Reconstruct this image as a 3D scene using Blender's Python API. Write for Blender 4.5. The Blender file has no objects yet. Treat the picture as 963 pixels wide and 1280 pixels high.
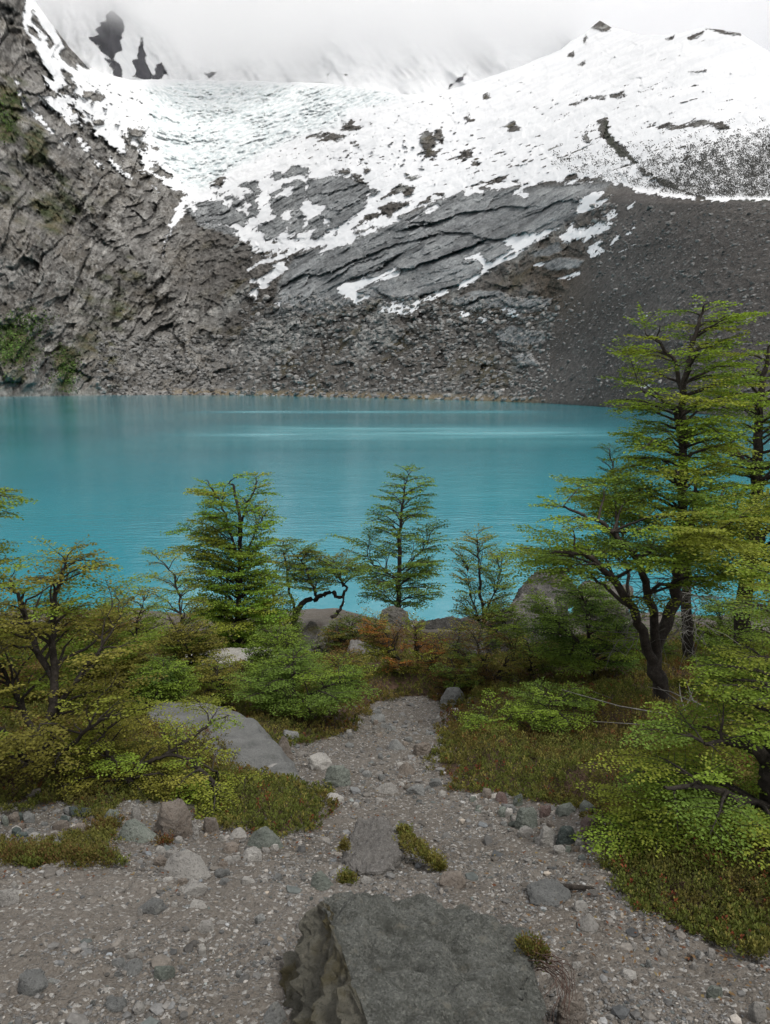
import bpy, bmesh, math, random
import numpy as np
from mathutils import Vector

sc = bpy.context.scene
col = sc.collection
R = math.radians
F, CX, CY = 967.0, 481.5, 640.0
PITCH = R(9.1)
SP, CP = math.sin(PITCH), math.cos(PITCH)
CAMZ = 8.0

# ------------------------------------------------------------------ camera geometry: a pixel of the photograph and a distance give a point
def T(py):
    ry = (CY - np.asarray(py, float)) / F
    return (-SP + ry * CP) / (CP + ry * SP)
def XK(px, py):
    ry = (CY - np.asarray(py, float)) / F
    return ((np.asarray(px, float) - CX) / F) / (CP + ry * SP)
def at(px, py, Y):
    return Vector((float(XK(px, py)) * Y, Y, CAMZ + float(T(py)) * Y))

# ------------------------------------------------------------------ noise
class Perlin:
    def __init__(s, seed):
        r = np.random.RandomState(seed)
        p = r.permutation(256); s.p = np.concatenate([p, p]).astype(np.int32)
        g = r.normal(size=(256, 3)); s.g = (g / np.linalg.norm(g, axis=1)[:, None]).astype(np.float32)
    def __call__(s, x, y, z):
        x = np.asarray(x, np.float32); y = np.asarray(y, np.float32); z = np.asarray(z, np.float32)
        x, y, z = np.broadcast_arrays(x, y, z)
        xi = np.floor(x).astype(np.int32); yi = np.floor(y).astype(np.int32); zi = np.floor(z).astype(np.int32)
        xf = x - xi; yf = y - yi; zf = z - zi
        u = xf * xf * xf * (xf * (xf * 6 - 15) + 10); v = yf * yf * yf * (yf * (yf * 6 - 15) + 10); w = zf * zf * zf * (zf * (zf * 6 - 15) + 10)
        xi &= 255; yi &= 255; zi &= 255
        p = s.p
        def gr(a, b, c):
            h = p[p[p[(xi + a) & 255] + ((yi + b) & 255)] + ((zi + c) & 255)]
            gg = s.g[h]
            return gg[..., 0] * (xf - a) + gg[..., 1] * (yf - b) + gg[..., 2] * (zf - c)
        x00 = gr(0,0,0) * (1-u) + gr(1,0,0) * u; x10 = gr(0,1,0) * (1-u) + gr(1,1,0) * u
        x01 = gr(0,0,1) * (1-u) + gr(1,0,1) * u; x11 = gr(0,1,1) * (1-u) + gr(1,1,1) * u
        return ((x00 * (1-v) + x10 * v) * (1-w) + (x01 * (1-v) + x11 * v) * w) * 1.6
NO = Perlin(7)
def fbm(x, y, z=0.0, o=4, g=.5, off=0.0):
    r = 0; a = 1; f = 1
    for i in range(o):
        r = r + a * NO(x * f + off + i * 17.3, y * f + i * 5.7, z * f + off * .37); a *= g; f *= 2.03
    return r
def ridged(x, y, z=0.0, o=4, g=.5, off=0.0):
    r = 0; a = 1; f = 1
    for i in range(o):
        n = 1 - np.abs(NO(x * f + off + i * 11.1, y * f + i * 3.7, z * f + off)) * 2
        r = r + a * n; a *= g; f *= 2.07
    return r
def cells(u, v, seed, tilt=1.0):
    """broken rock: every cell of a jittered grid is a tilted flat facet of its own height"""
    ui = np.floor(u).astype(np.int64); vi = np.floor(v).astype(np.int64); best = np.full(u.shape, 1e9); out = np.zeros(u.shape); sec = np.full(u.shape, 1e9)
    def h(a, b, k): 
        x = (a*374761393 + b*668265263 + k*974711 + seed*1274126177) & 0x7fffffff; x = ((x ^ (x >> 13))*1103515245) & 0x7fffffff; return ((x ^ (x >> 15)) & 0xffff)/65535.0
    for di in (-1,0,1):
        for dj in (-1,0,1):
            a = ui+di; b = vi+dj; cx = a+h(a,b,1); cy_ = b+h(a,b,2); d = (u-cx)**2+(v-cy_)**2
            m = d < best; sec = np.where(m, best, np.minimum(sec, d)); best = np.where(m, d, best)
            val = (h(a,b,3)-.5)*2 + tilt*((u-cx)*(h(a,b,4)-.5)*2 + (v-cy_)*(h(a,b,5)-.5)*2)
            out = np.where(m, val, out)
    return out, np.sqrt(sec)-np.sqrt(best)
def sstep(a, b, x):
    t = np.clip((x - a) / (b - a), 0, 1); return t * t * (3 - 2 * t)
def poly_sd(x, y, poly, margin=1e9):
    """signed distance, positive inside"""
    P = np.asarray(poly, float)
    out = np.full(x.shape, -margin, np.float32)
    m = (x > P[:,0].min()-margin) & (x < P[:,0].max()+margin) & (y > P[:,1].min()-margin) & (y < P[:,1].max()+margin)
    if not m.any(): return out
    X = x[m]; Y = y[m]; d = np.full(X.shape, 1e18); ins = np.zeros(X.shape, bool)
    n = len(P)
    for i in range(n):
        x0, y0 = P[i]; x1, y1 = P[(i+1) % n]
        ex, ey = x1-x0, y1-y0; L = ex*ex+ey*ey + 1e-9
        t = np.clip(((X-x0)*ex+(Y-y0)*ey)/L, 0, 1)
        d = np.minimum(d, (X-x0-t*ex)**2+(Y-y0-t*ey)**2)
        c = ((y0 > Y) != (y1 > Y))
        with np.errstate(all='ignore'):
            ins ^= c & (X < (x1-x0)*(Y-y0)/(y1-y0+1e-12)+x0)
    d = np.sqrt(d); out[m] = np.where(ins, d, -d)
    return out
def line_sd(x, y, pts, margin=1e9):
    """distance to an open polyline and the signed side (positive above it in the photo)"""
    P = np.asarray(pts, float); best = np.full(x.shape, 1e9); side = np.zeros(x.shape)
    for i in range(len(P)-1):
        x0, y0 = P[i]; x1, y1 = P[i+1]; ex, ey = x1-x0, y1-y0; L = ex*ex+ey*ey
        t = np.clip(((x-x0)*ex+(y-y0)*ey)/L, 0, 1); dx = x-x0-t*ex; dy = y-y0-t*ey
        d = np.hypot(dx, dy); m = d < best; best = np.where(m, d, best); side = np.where(m, -(ex*dy-ey*dx), side)
    return best, np.sign(side)

# ------------------------------------------------------------------ mesh helpers
def mesh_np(name, V, Fq, mat, parent=None, colors=None, attrs=None, smooth=False, mats=None, mi=None):
    V = np.asarray(V, np.float32); Fq = np.asarray(Fq, np.int32)
    me = bpy.data.meshes.new(name); n, k = Fq.shape
    me.vertices.add(len(V)); me.vertices.foreach_set('co', V.ravel())
    me.loops.add(n*k); me.loops.foreach_set('vertex_index', Fq.ravel())
    me.polygons.add(n); me.polygons.foreach_set('loop_start', np.arange(0, n*k, k, dtype=np.int32)); me.polygons.foreach_set('loop_total', np.full(n, k, np.int32))
    me.polygons.foreach_set('use_smooth', np.full(n, smooth, bool))
    if colors is not None:
        a = me.color_attributes.new('tint', 'FLOAT_COLOR', 'POINT'); c = np.ones((len(V), 4), np.float32); c[:, :3] = colors; a.data.foreach_set('color', c.ravel())
    for nm, arr in (attrs or {}).items():
        a = me.attributes.new(nm, 'FLOAT', 'POINT'); a.data.foreach_set('value', np.asarray(arr, np.float32).ravel())
    me.update(calc_edges=True)
    for m_ in (mats or [mat]): me.materials.append(m_)
    if mi is not None: me.polygons.foreach_set('material_index', np.asarray(mi, np.int32))
    o = bpy.data.objects.new(name, me); col.objects.link(o)
    if parent is not None: o.parent = parent
    return o
def tag(o, label=None, cat=None, group=None, kind=None):
    if label: o['label'] = label
    if cat: o['category'] = cat
    if group: o['group'] = group
    if kind: o['kind'] = kind
    return o
def empty(name, loc):
    o = bpy.data.objects.new(name, None); o.location = loc; o.empty_display_size = .2; col.objects.link(o); return o

# ------------------------------------------------------------------ materials
class NT:
    def __init__(s, name):
        s.m = bpy.data.materials.new(name); s.m.use_nodes = True; s.t = s.m.node_tree; s.t.nodes.clear()
        s.out = s.n('ShaderNodeOutputMaterial')
    def n(s, ty, ins=None, **kw):
        nd = s.t.nodes.new(ty)
        for k, v in kw.items(): setattr(nd, k, v)
        for k, v in (ins or {}).items(): s.set(nd, k, v)
        return nd
    def set(s, nd, k, v):
        i = nd.inputs[k]
        if isinstance(v, bpy.types.NodeSocket): s.t.links.new(v, i)
        elif isinstance(v, (tuple, list)) and len(v) == 3 and i.type == 'RGBA': i.default_value = (*v, 1)
        else: i.default_value = v
    def noise(s, vec, scale, detail=4, rough=.6, **kw):
        return s.n('ShaderNodeTexNoise', {'Vector': vec, 'Scale': scale, 'Detail': detail, 'Roughness': rough, **kw}).outputs['Fac']
    def math(s, op, a, b=0.0, clamp=False):
        nd = s.n('ShaderNodeMath', operation=op, use_clamp=clamp); s.set(nd, 0, a); s.set(nd, 1, b); return nd.outputs[0]
    def mix(s, f, a, b, mode='MIX'):
        nd = s.n('ShaderNodeMix', data_type='RGBA', blend_type=mode); s.set(nd, 0, f)
        s.set(nd, 6, a); s.set(nd, 7, b); return nd.outputs[2]
    def ramp(s, f, a, b, ca=0.0, cb=1.0):
        nd = s.n('ShaderNodeMapRange', {'Value': f, 'From Min': a, 'From Max': b, 'To Min': ca, 'To Max': cb}); return nd.outputs[0]
    def attr(s, name, color=False):
        nd = s.n('ShaderNodeAttribute', attribute_name=name); return nd.outputs['Color' if color else 'Fac']
    def vec(s, which='Object'):
        return s.n('ShaderNodeTexCoord').outputs[which]
    def pos(s): return s.n('ShaderNodeNewGeometry').outputs['Position']
    def bump(s, h, strength, dist, normal=None):
        d = {'Height': h, 'Strength': strength, 'Distance': dist}
        if normal is not None: d['Normal'] = normal
        return s.n('ShaderNodeBump', d).outputs[0]
    def done(s, colr, rough=.8, normal=None, spec=.3, **kw):
        d = {'Base Color': colr, 'Roughness': rough, 'Specular IOR Level': spec, **kw}
        if normal is not None: d['Normal'] = normal
        p = s.n('ShaderNodeBsdfPrincipled', d); s.t.links.new(p.outputs[0], s.out.inputs[0]); return s.m

def mat_mountain():
    t = NT('mountain_rock_and_snow'); p = t.pos()
    tint = t.attr('tint', True); sn = t.attr('snow'); hard = t.attr('hard')
    n1 = t.noise(p, .35, 5, .65); n2 = t.noise(p, 1.4, 3, .6)
    v = t.mix(1.0, tint, t.n('ShaderNodeCombineColor', {'Red': t.ramp(n1, .3, .7, .62, 1.4), 'Green': t.ramp(n1, .3, .7, .62, 1.4), 'Blue': t.ramp(n1, .3, .7, .62, 1.4)}).outputs[0], 'MULTIPLY')
    v2 = t.mix(t.ramp(n2, .55, .75), v, t.mix(1.0, v, (1.5, 1.48, 1.42), 'MULTIPLY'))
    s0 = t.math('ADD', sn, t.math('MULTIPLY', t.math('SUBTRACT', t.noise(p, .45, 5, .7), .5), 2.2))
    sm = t.ramp(s0, -.10, .10)
    snowc = t.mix(t.attr('ice'), t.mix(t.ramp(t.noise(p, .03, 5, .6), .35, .65), (.64,.65,.66), (.73,.735,.74)), t.mix(t.ramp(t.noise(p, .07, 6, .7), .36, .56), (.44, .50, .51), (.71, .735, .735)))
    c = t.mix(sm, v2, snowc)
    bh = t.math('MULTIPLY', t.noise(p, .25, 6, .7), t.math('SUBTRACT', 1.05, sm))
    b = t.bump(bh, 1.0, 6.0)
    b2 = t.bump(t.math('MULTIPLY', t.noise(p, 1.3, 3, .6), t.math('SUBTRACT', 1.03, sm)), .8, 1.2, b)
    return t.done(c, .85, b2, .2)

def mat_ground():
    t = NT('gravel_and_soil'); p = t.pos(); h = t.attr('heath'); far = t.attr('bare')
    vo = t.n('ShaderNodeTexVoronoi', {'Vector': p, 'Scale': 85.0, 'Randomness': 1.0})
    vo2 = t.n('ShaderNodeTexVoronoi', {'Vector': p, 'Scale': 190.0})
    sep = t.n('ShaderNodeSeparateColor', {'Color': vo.outputs['Color']}).outputs[0]
    sep2 = t.n('ShaderNodeSeparateColor', {'Color': vo2.outputs['Color']}).outputs[1]
    base = t.mix(t.ramp(t.noise(p, 1.3, 5, .6), .35, .65), (.098, .082, .066), (.150, .132, .113))
    peb = t.mix(sep, (.065, .060, .053), (.225, .21, .187))
    g = t.mix(t.ramp(sep2, .3, .8, .1, .6), base, peb)
    g = t.mix(t.ramp(sep, .86, .93, 0, .75), g, (.33, .32, .30))
    g = t.mix(t.math('MULTIPLY', far, .55), g, (.085, .075, .062))
    soil = t.mix(t.ramp(t.noise(p, 6.0, 5, .7), .35, .65), (.040, .026, .016), (.10, .062, .042))
    c = t.mix(t.ramp(t.math('ADD', h, t.math('MULTIPLY', t.math('SUBTRACT', t.noise(p, 9.0, 4, .7), .5), .8)), .25, .6), g, soil)
    b = t.bump(t.math('SUBTRACT', 1.0, vo.outputs['Distance']), .55, .012)
    b = t.bump(vo2.outputs['Distance'], .5, .006, b)
    b = t.bump(t.noise(p, 300.0, 3, .6), .35, .004, b)
    return t.done(c, .9, b, .25)

def mat_rock(name, c1, c2, speck=(.45,.44,.42), speckamt=.35, scale=1.0, moss=None, lichen=None, crack=False):
    t = NT(name); p = t.pos(); oi = t.n('ShaderNodeObjectInfo').outputs['Random']
    n1 = t.noise(p, 6.0*scale, 6, .7); n2 = t.noise(p, 55.0*scale, 9, .88); n3 = t.noise(p, 130.0*scale, 3, .7)
    c = t.mix(t.ramp(n1, .3, .7), c1, c2)
    c = t.mix(t.ramp(n2, .50, .66, 0, speckamt), c, speck)
    c = t.mix(t.ramp(n3, .32, .46, .7, 0), c, tuple(x*.35 for x in c1))
    if lichen: c = t.mix(t.ramp(t.noise(p, 16.0*scale, 6, .75), .60, .68, 0, .7), c, lichen)
    if crack:
        wn = t.n('ShaderNodeTexNoise', {'Vector': p, 'Scale': 9.0, 'Detail': 5.0, 'Roughness': .7}).outputs['Color']
        sc_ = t.n('ShaderNodeVectorMath', {0: wn}, operation='SCALE'); sc_.inputs['Scale'].default_value = .16
        ad = t.n('ShaderNodeVectorMath', {0: p, 1: sc_.outputs[0]}, operation='ADD')
        ve = t.n('ShaderNodeTexVoronoi', {'Vector': ad.outputs[0], 'Scale': 2.3}, feature='DISTANCE_TO_EDGE').outputs['Distance']
        c = t.mix(t.ramp(ve, .0, .010, .35, 0), c, (.03,.028,.022)); cr = t.ramp(ve, 0, .03)
    if moss: c = t.mix(t.ramp(t.noise(p, 3.5*scale, 6, .7), .5, .62, 0, .85), c, moss)
    if crack:
        vs_ = t.n('ShaderNodeTexVoronoi', {'Vector': p, 'Scale': 210.0}); vr = t.n('ShaderNodeSeparateColor', {'Color': vs_.outputs['Color']})
        c = t.mix(t.ramp(vr.outputs[0], .80, .88, 0, .38), c, (.34,.34,.30)); c = t.mix(t.ramp(vr.outputs[1], .74, .84, 0, .5), c, (.05,.05,.042))
        c = t.mix(t.ramp(t.noise(p, 13.0, 7, .75), .50, .62, 0, .75), c, (.07,.072,.06)); c = t.mix(t.ramp(t.noise(p, 21.0, 6, .75), .56, .66, 0, .6), c, (.23,.215,.17))
    br = t.ramp(oi, 0, 1, .78, 1.18)
    c = t.mix(1.0, c, t.n('ShaderNodeCombineColor', {'Red': br, 'Green': br, 'Blue': br}).outputs[0], 'MULTIPLY')
    b = t.bump(n1, .6, .04/scale); b = t.bump(n2, 1.0, .016/scale, b); b = t.bump(n3, .8, .004/scale, b)
    if crack: b = t.bump(t.noise(p, 24.0, 7, .78), 1.0, .03, t.bump(cr, .6, .008, b))
    return t.done(c, .82, b, .3)

def mat_leaf(name, rough=.5, trans=.3):
    t = NT(name); tint = t.attr('tint', True)
    b = t.n('ShaderNodeBsdfPrincipled', {'Base Color': tint, 'Roughness': rough, 'Specular IOR Level': .12})
    tr = t.n('ShaderNodeBsdfTranslucent', {'Color': t.mix(1.0, tint, (1.3, 1.35, .6), 'MULTIPLY')})
    mx = t.n('ShaderNodeMixShader', {0: trans, 1: b.outputs[0], 2: tr.outputs[0]})
    t.t.links.new(mx.outputs[0], t.out.inputs[0]); return t.m
def mat_bark(name, c1, c2):
    t = NT(name); p = t.pos()
    n = t.noise(p, 18.0, 6, .7); n2 = t.noise(p, 90.0, 4, .7)
    c = t.mix(t.ramp(n, .35, .65), c1, c2); c = t.mix(t.ramp(n2, .62, .7, 0, .5), c, (.22, .22, .19))
    b = t.bump(n2, .8, .006, t.bump(n, .8, .02)); return t.done(c, .88, b, .2)
def mat_plain_tint(name, rough=.9):
    t = NT(name); p = t.pos(); n = t.noise(p, 60.0, 4, .7)
    k = t.ramp(n, .3, .7, .7, 1.3)
    c = t.mix(1.0, t.attr('tint', True), t.n('ShaderNodeCombineColor', {'Red': k, 'Green': k, 'Blue': k}).outputs[0], 'MULTIPLY')
    return t.done(c, rough, t.bump(n, .4, .004), .25)
def mat_water():
    t = NT('turquoise_glacial_water'); p = t.pos()
    sx = t.n('ShaderNodeSeparateXYZ', {0: p}); 
    # wind ripples: short waves near, long swell far; patches of ruffled and calm water
    v1 = t.n('ShaderNodeVectorMath', {0: p, 1: (1.0, 1.6, 1.0)}, operation='MULTIPLY').outputs[0]
    w1 = t.noise(v1, 1.1, 4, .55); w2 = t.noise(v1, .28, 3, .5); w3 = t.noise(v1, 3.8, 3, .5)
    band = t.noise(t.n('ShaderNodeVectorMath', {0: p, 1: (.004, .02, 1.0)}, operation='MULTIPLY').outputs[0], 1.0, 3, .55)
    wob = t.noise(t.n('ShaderNodeVectorMath', {0: p, 1: (.03, .10, 1.0)}, operation='MULTIPLY').outputs[0], 1.0, 4, .6)
    # ruffled strips across the middle of the lake
    def strip(y0, hw, x0, x1):
        a = t.math('SUBTRACT', sx.outputs[1], t.math('MULTIPLY', t.math('SUBTRACT', band, .5), hw*2.2)); d = t.math('ABSOLUTE', t.math('SUBTRACT', a, y0))
        s = t.ramp(d, hw*.1, hw*1.3, 1, 0)
        xx = t.math('MULTIPLY', t.ramp(sx.outputs[0], x0-12, x0+12), t.ramp(sx.outputs[0], x1-12, x1+12, 1, 0))
        return t.math('MULTIPLY', t.math('MULTIPLY', s, xx), t.ramp(wob, .32, .62, .2, .85))
    ruff = t.math('MAXIMUM', strip(143, 30, -32, 48), strip(268, 20, -60, 50), True)
    calm = t.ramp(band, .42, .58, .35, 1.0)
    amp = t.math('MAXIMUM', calm, t.math('MULTIPLY', ruff, 2.2))
    h = t.math('ADD', t.math('ADD', w1, t.math('MULTIPLY', w2, 1.6)), t.math('MULTIPLY', w3, .35))
    b = t.bump(t.math('MULTIPLY', h, amp), .5, .075)
    c = t.mix(t.ramp(t.noise(p, .012, 3, .5), .35, .65), (.012, .200, .258), (.026, .270, .318))
    c = t.mix(t.math('MULTIPLY', ruff, .55), c, (.17, .40, .42))  # painted sheen: paler colour on the strips for light their ripples reflect
    return t.done(c, t.ramp(ruff, 0, 1, .07, .30), b, .5, IOR=1.33)

MAT = {}
MAT['mountain'] = mat_mountain(); MAT['ground'] = mat_ground(); MAT['water'] = mat_water()
MAT['r_grey'] = mat_rock('grey_granite', (.135,.138,.132), (.27,.272,.262), (.38,.38,.36), .55, 1.0, lichen=(.30,.30,.27))
MAT['r_fore'] = mat_rock('speckled_greenish_granite', (.100,.104,.090), (.200,.206,.188), (.36,.37,.33), .7, 1.5, crack=True)
MAT['r_olive_shade'] = mat_rock('olive_shaded_granite', (.075,.071,.054), (.150,.142,.112), (.22,.20,.15), .4, 1.3, moss=(.075,.060,.022), lichen=(.20,.18,.14))  # olive lichened granite; the left facet's shade is painted into its darker tone
MAT['r_pale'] = mat_rock('pale_granite', (.27,.255,.235), (.46,.44,.405))
MAT['r_green'] = mat_rock('greenish_stone', (.11,.128,.108), (.23,.25,.215))
MAT['r_teal'] = mat_rock('dark_teal_stone', (.045,.062,.058), (.10,.125,.115))
MAT['r_brown'] = mat_rock('brown_stone', (.15,.122,.098), (.26,.222,.185))
MAT['r_red'] = mat_rock('reddish_stone', (.13,.085,.075), (.21,.15,.13))
MAT['r_dark'] = mat_rock('dark_wet_rock', (.045,.043,.040), (.115,.11,.102), speckamt=.2, scale=.6, moss=(.06,.055,.02))
MAT['r_mossy'] = mat_rock('mossy_grey_rock', (.075,.07,.06), (.17,.16,.142), speckamt=.25, scale=.6, moss=(.075,.08,.025))
MAT['r_embed'] = mat_rock('gravelly_grey_rock', (.095,.088,.08), (.17,.16,.148), (.34,.33,.31), .7, 1.2)
MAT['leaf'] = mat_leaf('beech_leaves', .65, .36); MAT['heath'] = mat_leaf('heath_leaves', .75, .22)
MAT['bark'] = mat_bark('dark_bark', (.018,.015,.012), (.060,.050,.042))
MAT['bark_grey'] = mat_bark('grey_dead_wood', (.10,.095,.085), (.24,.23,.21))
MAT['pebble'] = mat_plain_tint('gravel_stones'); MAT['farveg'] = mat_plain_tint('distant_vegetation')
# ================================================================== the far mountains
COLS = [
 (-500, 497, [(430,.9),(300,1.1),(100,1.0),(-320,1.0)]),
 (0,    496, [(430,.9),(300,1.1),(100,1.0),(-320,1.0)]),
 (60,   495, [(430,.8),(300,1.0),(100,.95),(-320,.95)]),
 (120,  494, [(430,.6),(330,.9),(180,.85),(-320,.85)]),
 (230,  493, [(430,.45),(300,.75),(235,.75),(190,.72),(100,.70),(-320,.85)]),
 (350,  495, [(440,.40),(390,.6),(230,.65),(190,.65),(100,.68),(-320,.8)]),
 (480,  498, [(440,.40),(390,.6),(230,.65),(190,.62),(100,.65),(-320,.8)]),
 (600,  501, [(440,.38),(390,.58),(230,.6),(100,.6),(-320,.62)]),
 (700,  505, [(440,.5),(300,.6),(240,.57),(100,.56),(-320,.6)]),
 (780,  511, [(300,.62),(242,.6),(236,.30),(100,.54),(-320,.6)]),
 (870,  518, [(252,.65),(245,.285),(100,.54),(-320,.6)]),
 (963,  523, [(254,.65),(247,.285),(100,.54),(-320,.6)]),
 (1500, 545, [(254,.65),(247,.285),(100,.54),(-320,.6)]),
]
PYD = np.arange(560, -321, -1.0)      # dense rows
def col_Y(shore, segs):
    Y = np.zeros_like(PYD); T0 = T(shore); y0 = -8.0 / T0; segs = list(segs)
    for i, py in enumerate(PYD):
        if py >= shore: Y[i] = y0; continue
        Tc, Yc, pc = T0, y0, shore
        for pe, s in segs:
            pe2 = max(pe, py); T2 = min(T(pe2), s-.05); Yc = Yc * (Tc - s) / (T2 - s); Tc = T2
            if py >= pe: break
        Y[i] = Yc
    return np.log(Y)
_cx = np.array([c[0] for c in COLS], float); _lt = np.array([col_Y(c[1], c[2]) for c in COLS]); _sh = np.array([c[1] for c in COLS], float)
def _smooth(a, sig, ax):
    n = int(sig*3)+1; k = np.exp(-.5*(np.arange(-n, n+1)/sig)**2); k /= k.sum()
    p = [(0,0)]*a.ndim; p[ax] = (n, n)
    return np.apply_along_axis(lambda v: np.convolve(v, k, 'valid'), ax, np.pad(a, p, mode='edge'))
GX = np.arange(-500, 1501, 5.0)
_i = np.clip(np.searchsorted(_cx, GX)-1, 0, len(_cx)-2); _t = (GX-_cx[_i])/(_cx[_i+1]-_cx[_i])
SHG = _smooth(_sh[_i]*(1-_t)+_sh[_i+1]*_t, 7.0, 0)
LYG = _smooth(_smooth(_lt[_i]*(1-_t[:,None])+_lt[_i+1]*_t[:,None], 7.0, 0), 2.2, 1)
def shore_py(px): return np.interp(px, GX, SHG)
def baseY(px, py):
    g = np.clip((px+500)/5.0, 0, len(GX)-1.001); i = g.astype(int); t = g-i
    r = np.clip(PYD[0]-py, 0, len(PYD)-1.001); k = r.astype(int); f = r-k
    def L(a): return LYG[a, k]*(1-f)+LYG[a, k+1]*f
    return np.exp(L(i)*(1-t)+L(i+1)*t)
CREST = [(-500,-250),(-100,-180),(0,-110),(30,-25),(47,5),(62,27),(75,43),(87,58),(102,74),(112,86),(135,93),(160,100),(200,99),(300,101),(400,104),(470,112),(510,118),(545,118),(560,112),(600,100),(650,84),(700,62),(735,38),(750,26),(764,34),(800,44),(840,44),(880,34),(925,41),(963,66),(1100,120),(1500,160)]

SNOW_MAIN = [(33,-2),(27,30),(42,55),(50,72),(58,85),(68,101),(51,92),(58,106),(70,120),(60,118),(43,115),(52,130),(66,138),(80,150),(96,164),(110,182),(128,208),(121,207),(104,186),(92,168),
 (88,152),(105,163),(125,171),(140,181),(155,194),(165,204),(180,212),(200,224),(215,234),(232,243),(225,268),(236,258),(250,280),(278,281),(290,284),(300,292),(302,300),(312,303),(318,313),(330,312),(348,310),(340,318),(310,336),(335,329),(350,322),(345,335),(330,345),(315,350),(330,361),(338,352),(346,345),(355,341),(358,328),(360,322),(380,312),(407,307),(400,318),(425,308),
 (450,300),(467,290),(485,281),(500,278),(500,272),(520,260),(540,253),(560,247),(575,240),(597,232),(617,237),(640,231),(657,232),(680,228),(705,230),(755,225),(770,231),(796,238),(831,246),(861,250),(892,250),(963,250),(1600,250),(1600,-400),(33,-400)]
PATCHES = [
 [(420,362),(430,352),(455,348),(478,345),(495,337),(503,337),(495,345),(480,348),(460,355),(447,363),(464,371),(448,381),(435,375)],
 [(472,390),(483,378),(497,379),(512,372),(526,377),(524,387),(505,394),(490,392)],
 [(525,377),(545,367),(564,363),(550,371),(530,379)],
 [(572,358),(575,352),(590,345),(602,341),(603,333),(596,325),(584,324),(597,317),(606,320),(607,328),(614,331),(625,325),(640,316),(650,312),(633,303),(638,297),(655,292),(663,296),(680,288),(698,285),(690,292),(668,304),(650,316),(635,326),(615,338),(597,349),(580,359)],
 [(640,242),(652,238),(662,243),(659,251),(649,246)],
 [(583,240),(597,236),(609,239),(595,243),(583,246)],
 [(720,249),(740,240),(753,239),(745,249),(756,249),(745,259),(733,261),(721,263),(728,252)],
 [(700,292),(708,289),(715,277),(722,274),(716,287),(730,286),(745,279),(760,269),(768,263),(773,268),(765,276),(769,281),(755,289),(742,297),(728,298),(712,300),(698,299)],
 [(738,305),(751,300),(745,310),(753,314),(740,321),(732,315)],
 [(761,303),(772,296),(765,306)], [(781,260),(796,249),(790,260)], [(697,348),(710,343),(724,337),(722,344),(705,351)],
 [(628,386),(640,385),(647,394),(632,391)], [(573,389),(583,388),(588,396),(578,396)], [(655,401),(666,393),(662,400)],
 [(313,362),(323,363),(321,373),(311,371)], [(346,373),(351,380),(350,388),(343,378)], [(370,373),(381,363),(375,374)],
 [(784,293),(793,283),(788,293)], [(510,275),(547,258),(546,263),(525,271)],
 [(17,99),(25,104),(30,120),(40,133),(55,147),(69,166),(76,174),(60,165),(48,152),(35,139),(25,125)],
 [(75,178),(85,177),(87,185)], [(136,197),(150,209),(166,223),(155,221),(142,208)], [(190,231),(201,243)],
 [(230,243),(238,248),(223,272),(215,290),(206,311),(203,316),(211,285),(219,268)],
 [(112,190),(128,208),(120,203)], [(70,118),(72,128),(66,124)],
 [(300,288),(296,293),(292,290)],[(735,215),(752,213),(748,217)],[(600,400),(606,399),(604,403)],
]
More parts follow.
